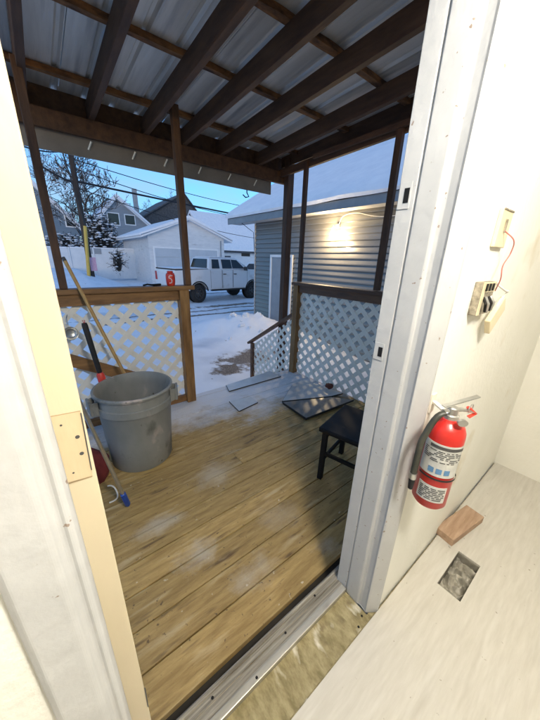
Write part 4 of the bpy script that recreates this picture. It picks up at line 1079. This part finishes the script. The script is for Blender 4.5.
for pts in ([(.55,1.10),(1.5,1.10),(1.5,1.48),(.86,1.48)], [(1.56,1.10),(3.0,1.08),(2.38,1.47),(1.56,1.48)]):
    for sg in (-1,1):
        def P(x, z): return V((x, sg*(.80-.18*(z-1.02)/.53+.006), z))
        MB().prism([P(x, z) for x, z in pts], (0, sg*.006, .002)).build('side_window', MT['glass'], cabc)
for sg in (-1,1):
    for cx in (.85,3.45):
        wl = MB().lathe([(.18,-.1),(.30,-.1),(.33,-.07),(.33,.07),(.30,.1),(.18,.1)], (cx, sg*.75, .33), 24, axis=(0,sg,0)).build('wheel', MT['rubber'], TR2, smooth=True)
        MB().lathe([(.20,.06),(.21,.105),(.08,.08),(0,.08)], (cx, sg*.75, .33), 20, axis=(0,sg,0)).build('rim', MT['steel'], wl, smooth=True)
    MB().box((-.01, min(sg*.6,sg*.84), .75), (.06, max(sg*.6,sg*.84), .95), .01).build('tail_light', MT['tail'], TR2)
    MB().box((4.22, min(sg*.5,sg*.82), .68), (4.30, max(sg*.5,sg*.82), .84), .01).build('headlight', MT['lampclear'], TR2)
cp = at(247, 262, 18.5)
TR2.location = (cp.x-.8, 18.5, gh(cp.x, 18.5)+.15); TR2.rotation_euler.z = R(-38)

# ================================================================== LIGHT
w = bpy.data.worlds.new('World'); scene.world = w; w.use_nodes = True
nt = w.node_tree; bg = nt.nodes['Background']
sky = nt.nodes.new('ShaderNodeTexSky'); sky.sky_type = 'NISHITA'; sky.sun_disc = False
SUN_EL, SUN_AZ = R(4.7), R(218)           # low sun behind the house
sky.sun_elevation = SUN_EL; sky.sun_rotation = SUN_AZ
sky.air_density = 1.0; sky.dust_density = 1.6; sky.ozone_density = 4.6
tc = nt.nodes.new('ShaderNodeTexCoord'); mp = nt.nodes.new('ShaderNodeMapping'); mp.inputs['Scale'].default_value = (2.2, 2.2, 7)
nz = nt.nodes.new('ShaderNodeTexNoise'); nz.inputs['Scale'].default_value = 2.0; nz.inputs['Detail'].default_value = 6
mr = nt.nodes.new('ShaderNodeMapRange'); mr.inputs[1].default_value = .38; mr.inputs[2].default_value = .70; mr.inputs[3].default_value = .12; mr.inputs[4].default_value = .62
nt.links.new(tc.outputs['Generated'], mp.inputs[0]); nt.links.new(mp.outputs[0], nz.inputs['Vector']); nt.links.new(nz.outputs['Fac'], mr.inputs[0])
mx = nt.nodes.new('ShaderNodeMix'); mx.data_type = 'RGBA'; mx.inputs[7].default_value = (.74, .99, 1.38, 1)      # thin dusk cloud
nt.links.new(mr.outputs[0], mx.inputs[0]); nt.links.new(sky.outputs[0], mx.inputs[6]); nt.links.new(mx.outputs[2], bg.inputs[0]); bg.inputs[1].default_value = .15
sd = bpy.data.lights.new('sun', 'SUN'); sd.energy = .02; sd.angle = R(10); sd.color = (1,.9,.8)
so = bpy.data.objects.new('sun', sd); col.objects.link(so)
dirv = V((math.sin(SUN_AZ)*math.cos(SUN_EL), math.cos(SUN_AZ)*math.cos(SUN_EL), math.sin(SUN_EL)))
so.rotation_euler = (-dirv).to_track_quat('-Z', 'Y').to_euler()

scene.view_settings.view_transform = 'Standard'
try: scene.view_settings.look = 'None'
except Exception: pass
scene.view_settings.gamma = 1; scene.view_settings.use_curve_mapping = False
scene.view_settings.exposure = 2.05
scene.cycles.max_bounces = 8
scene.cycles.sample_clamp_indirect = 6
try: scene.cycles.use_denoising = True
except Exception: pass
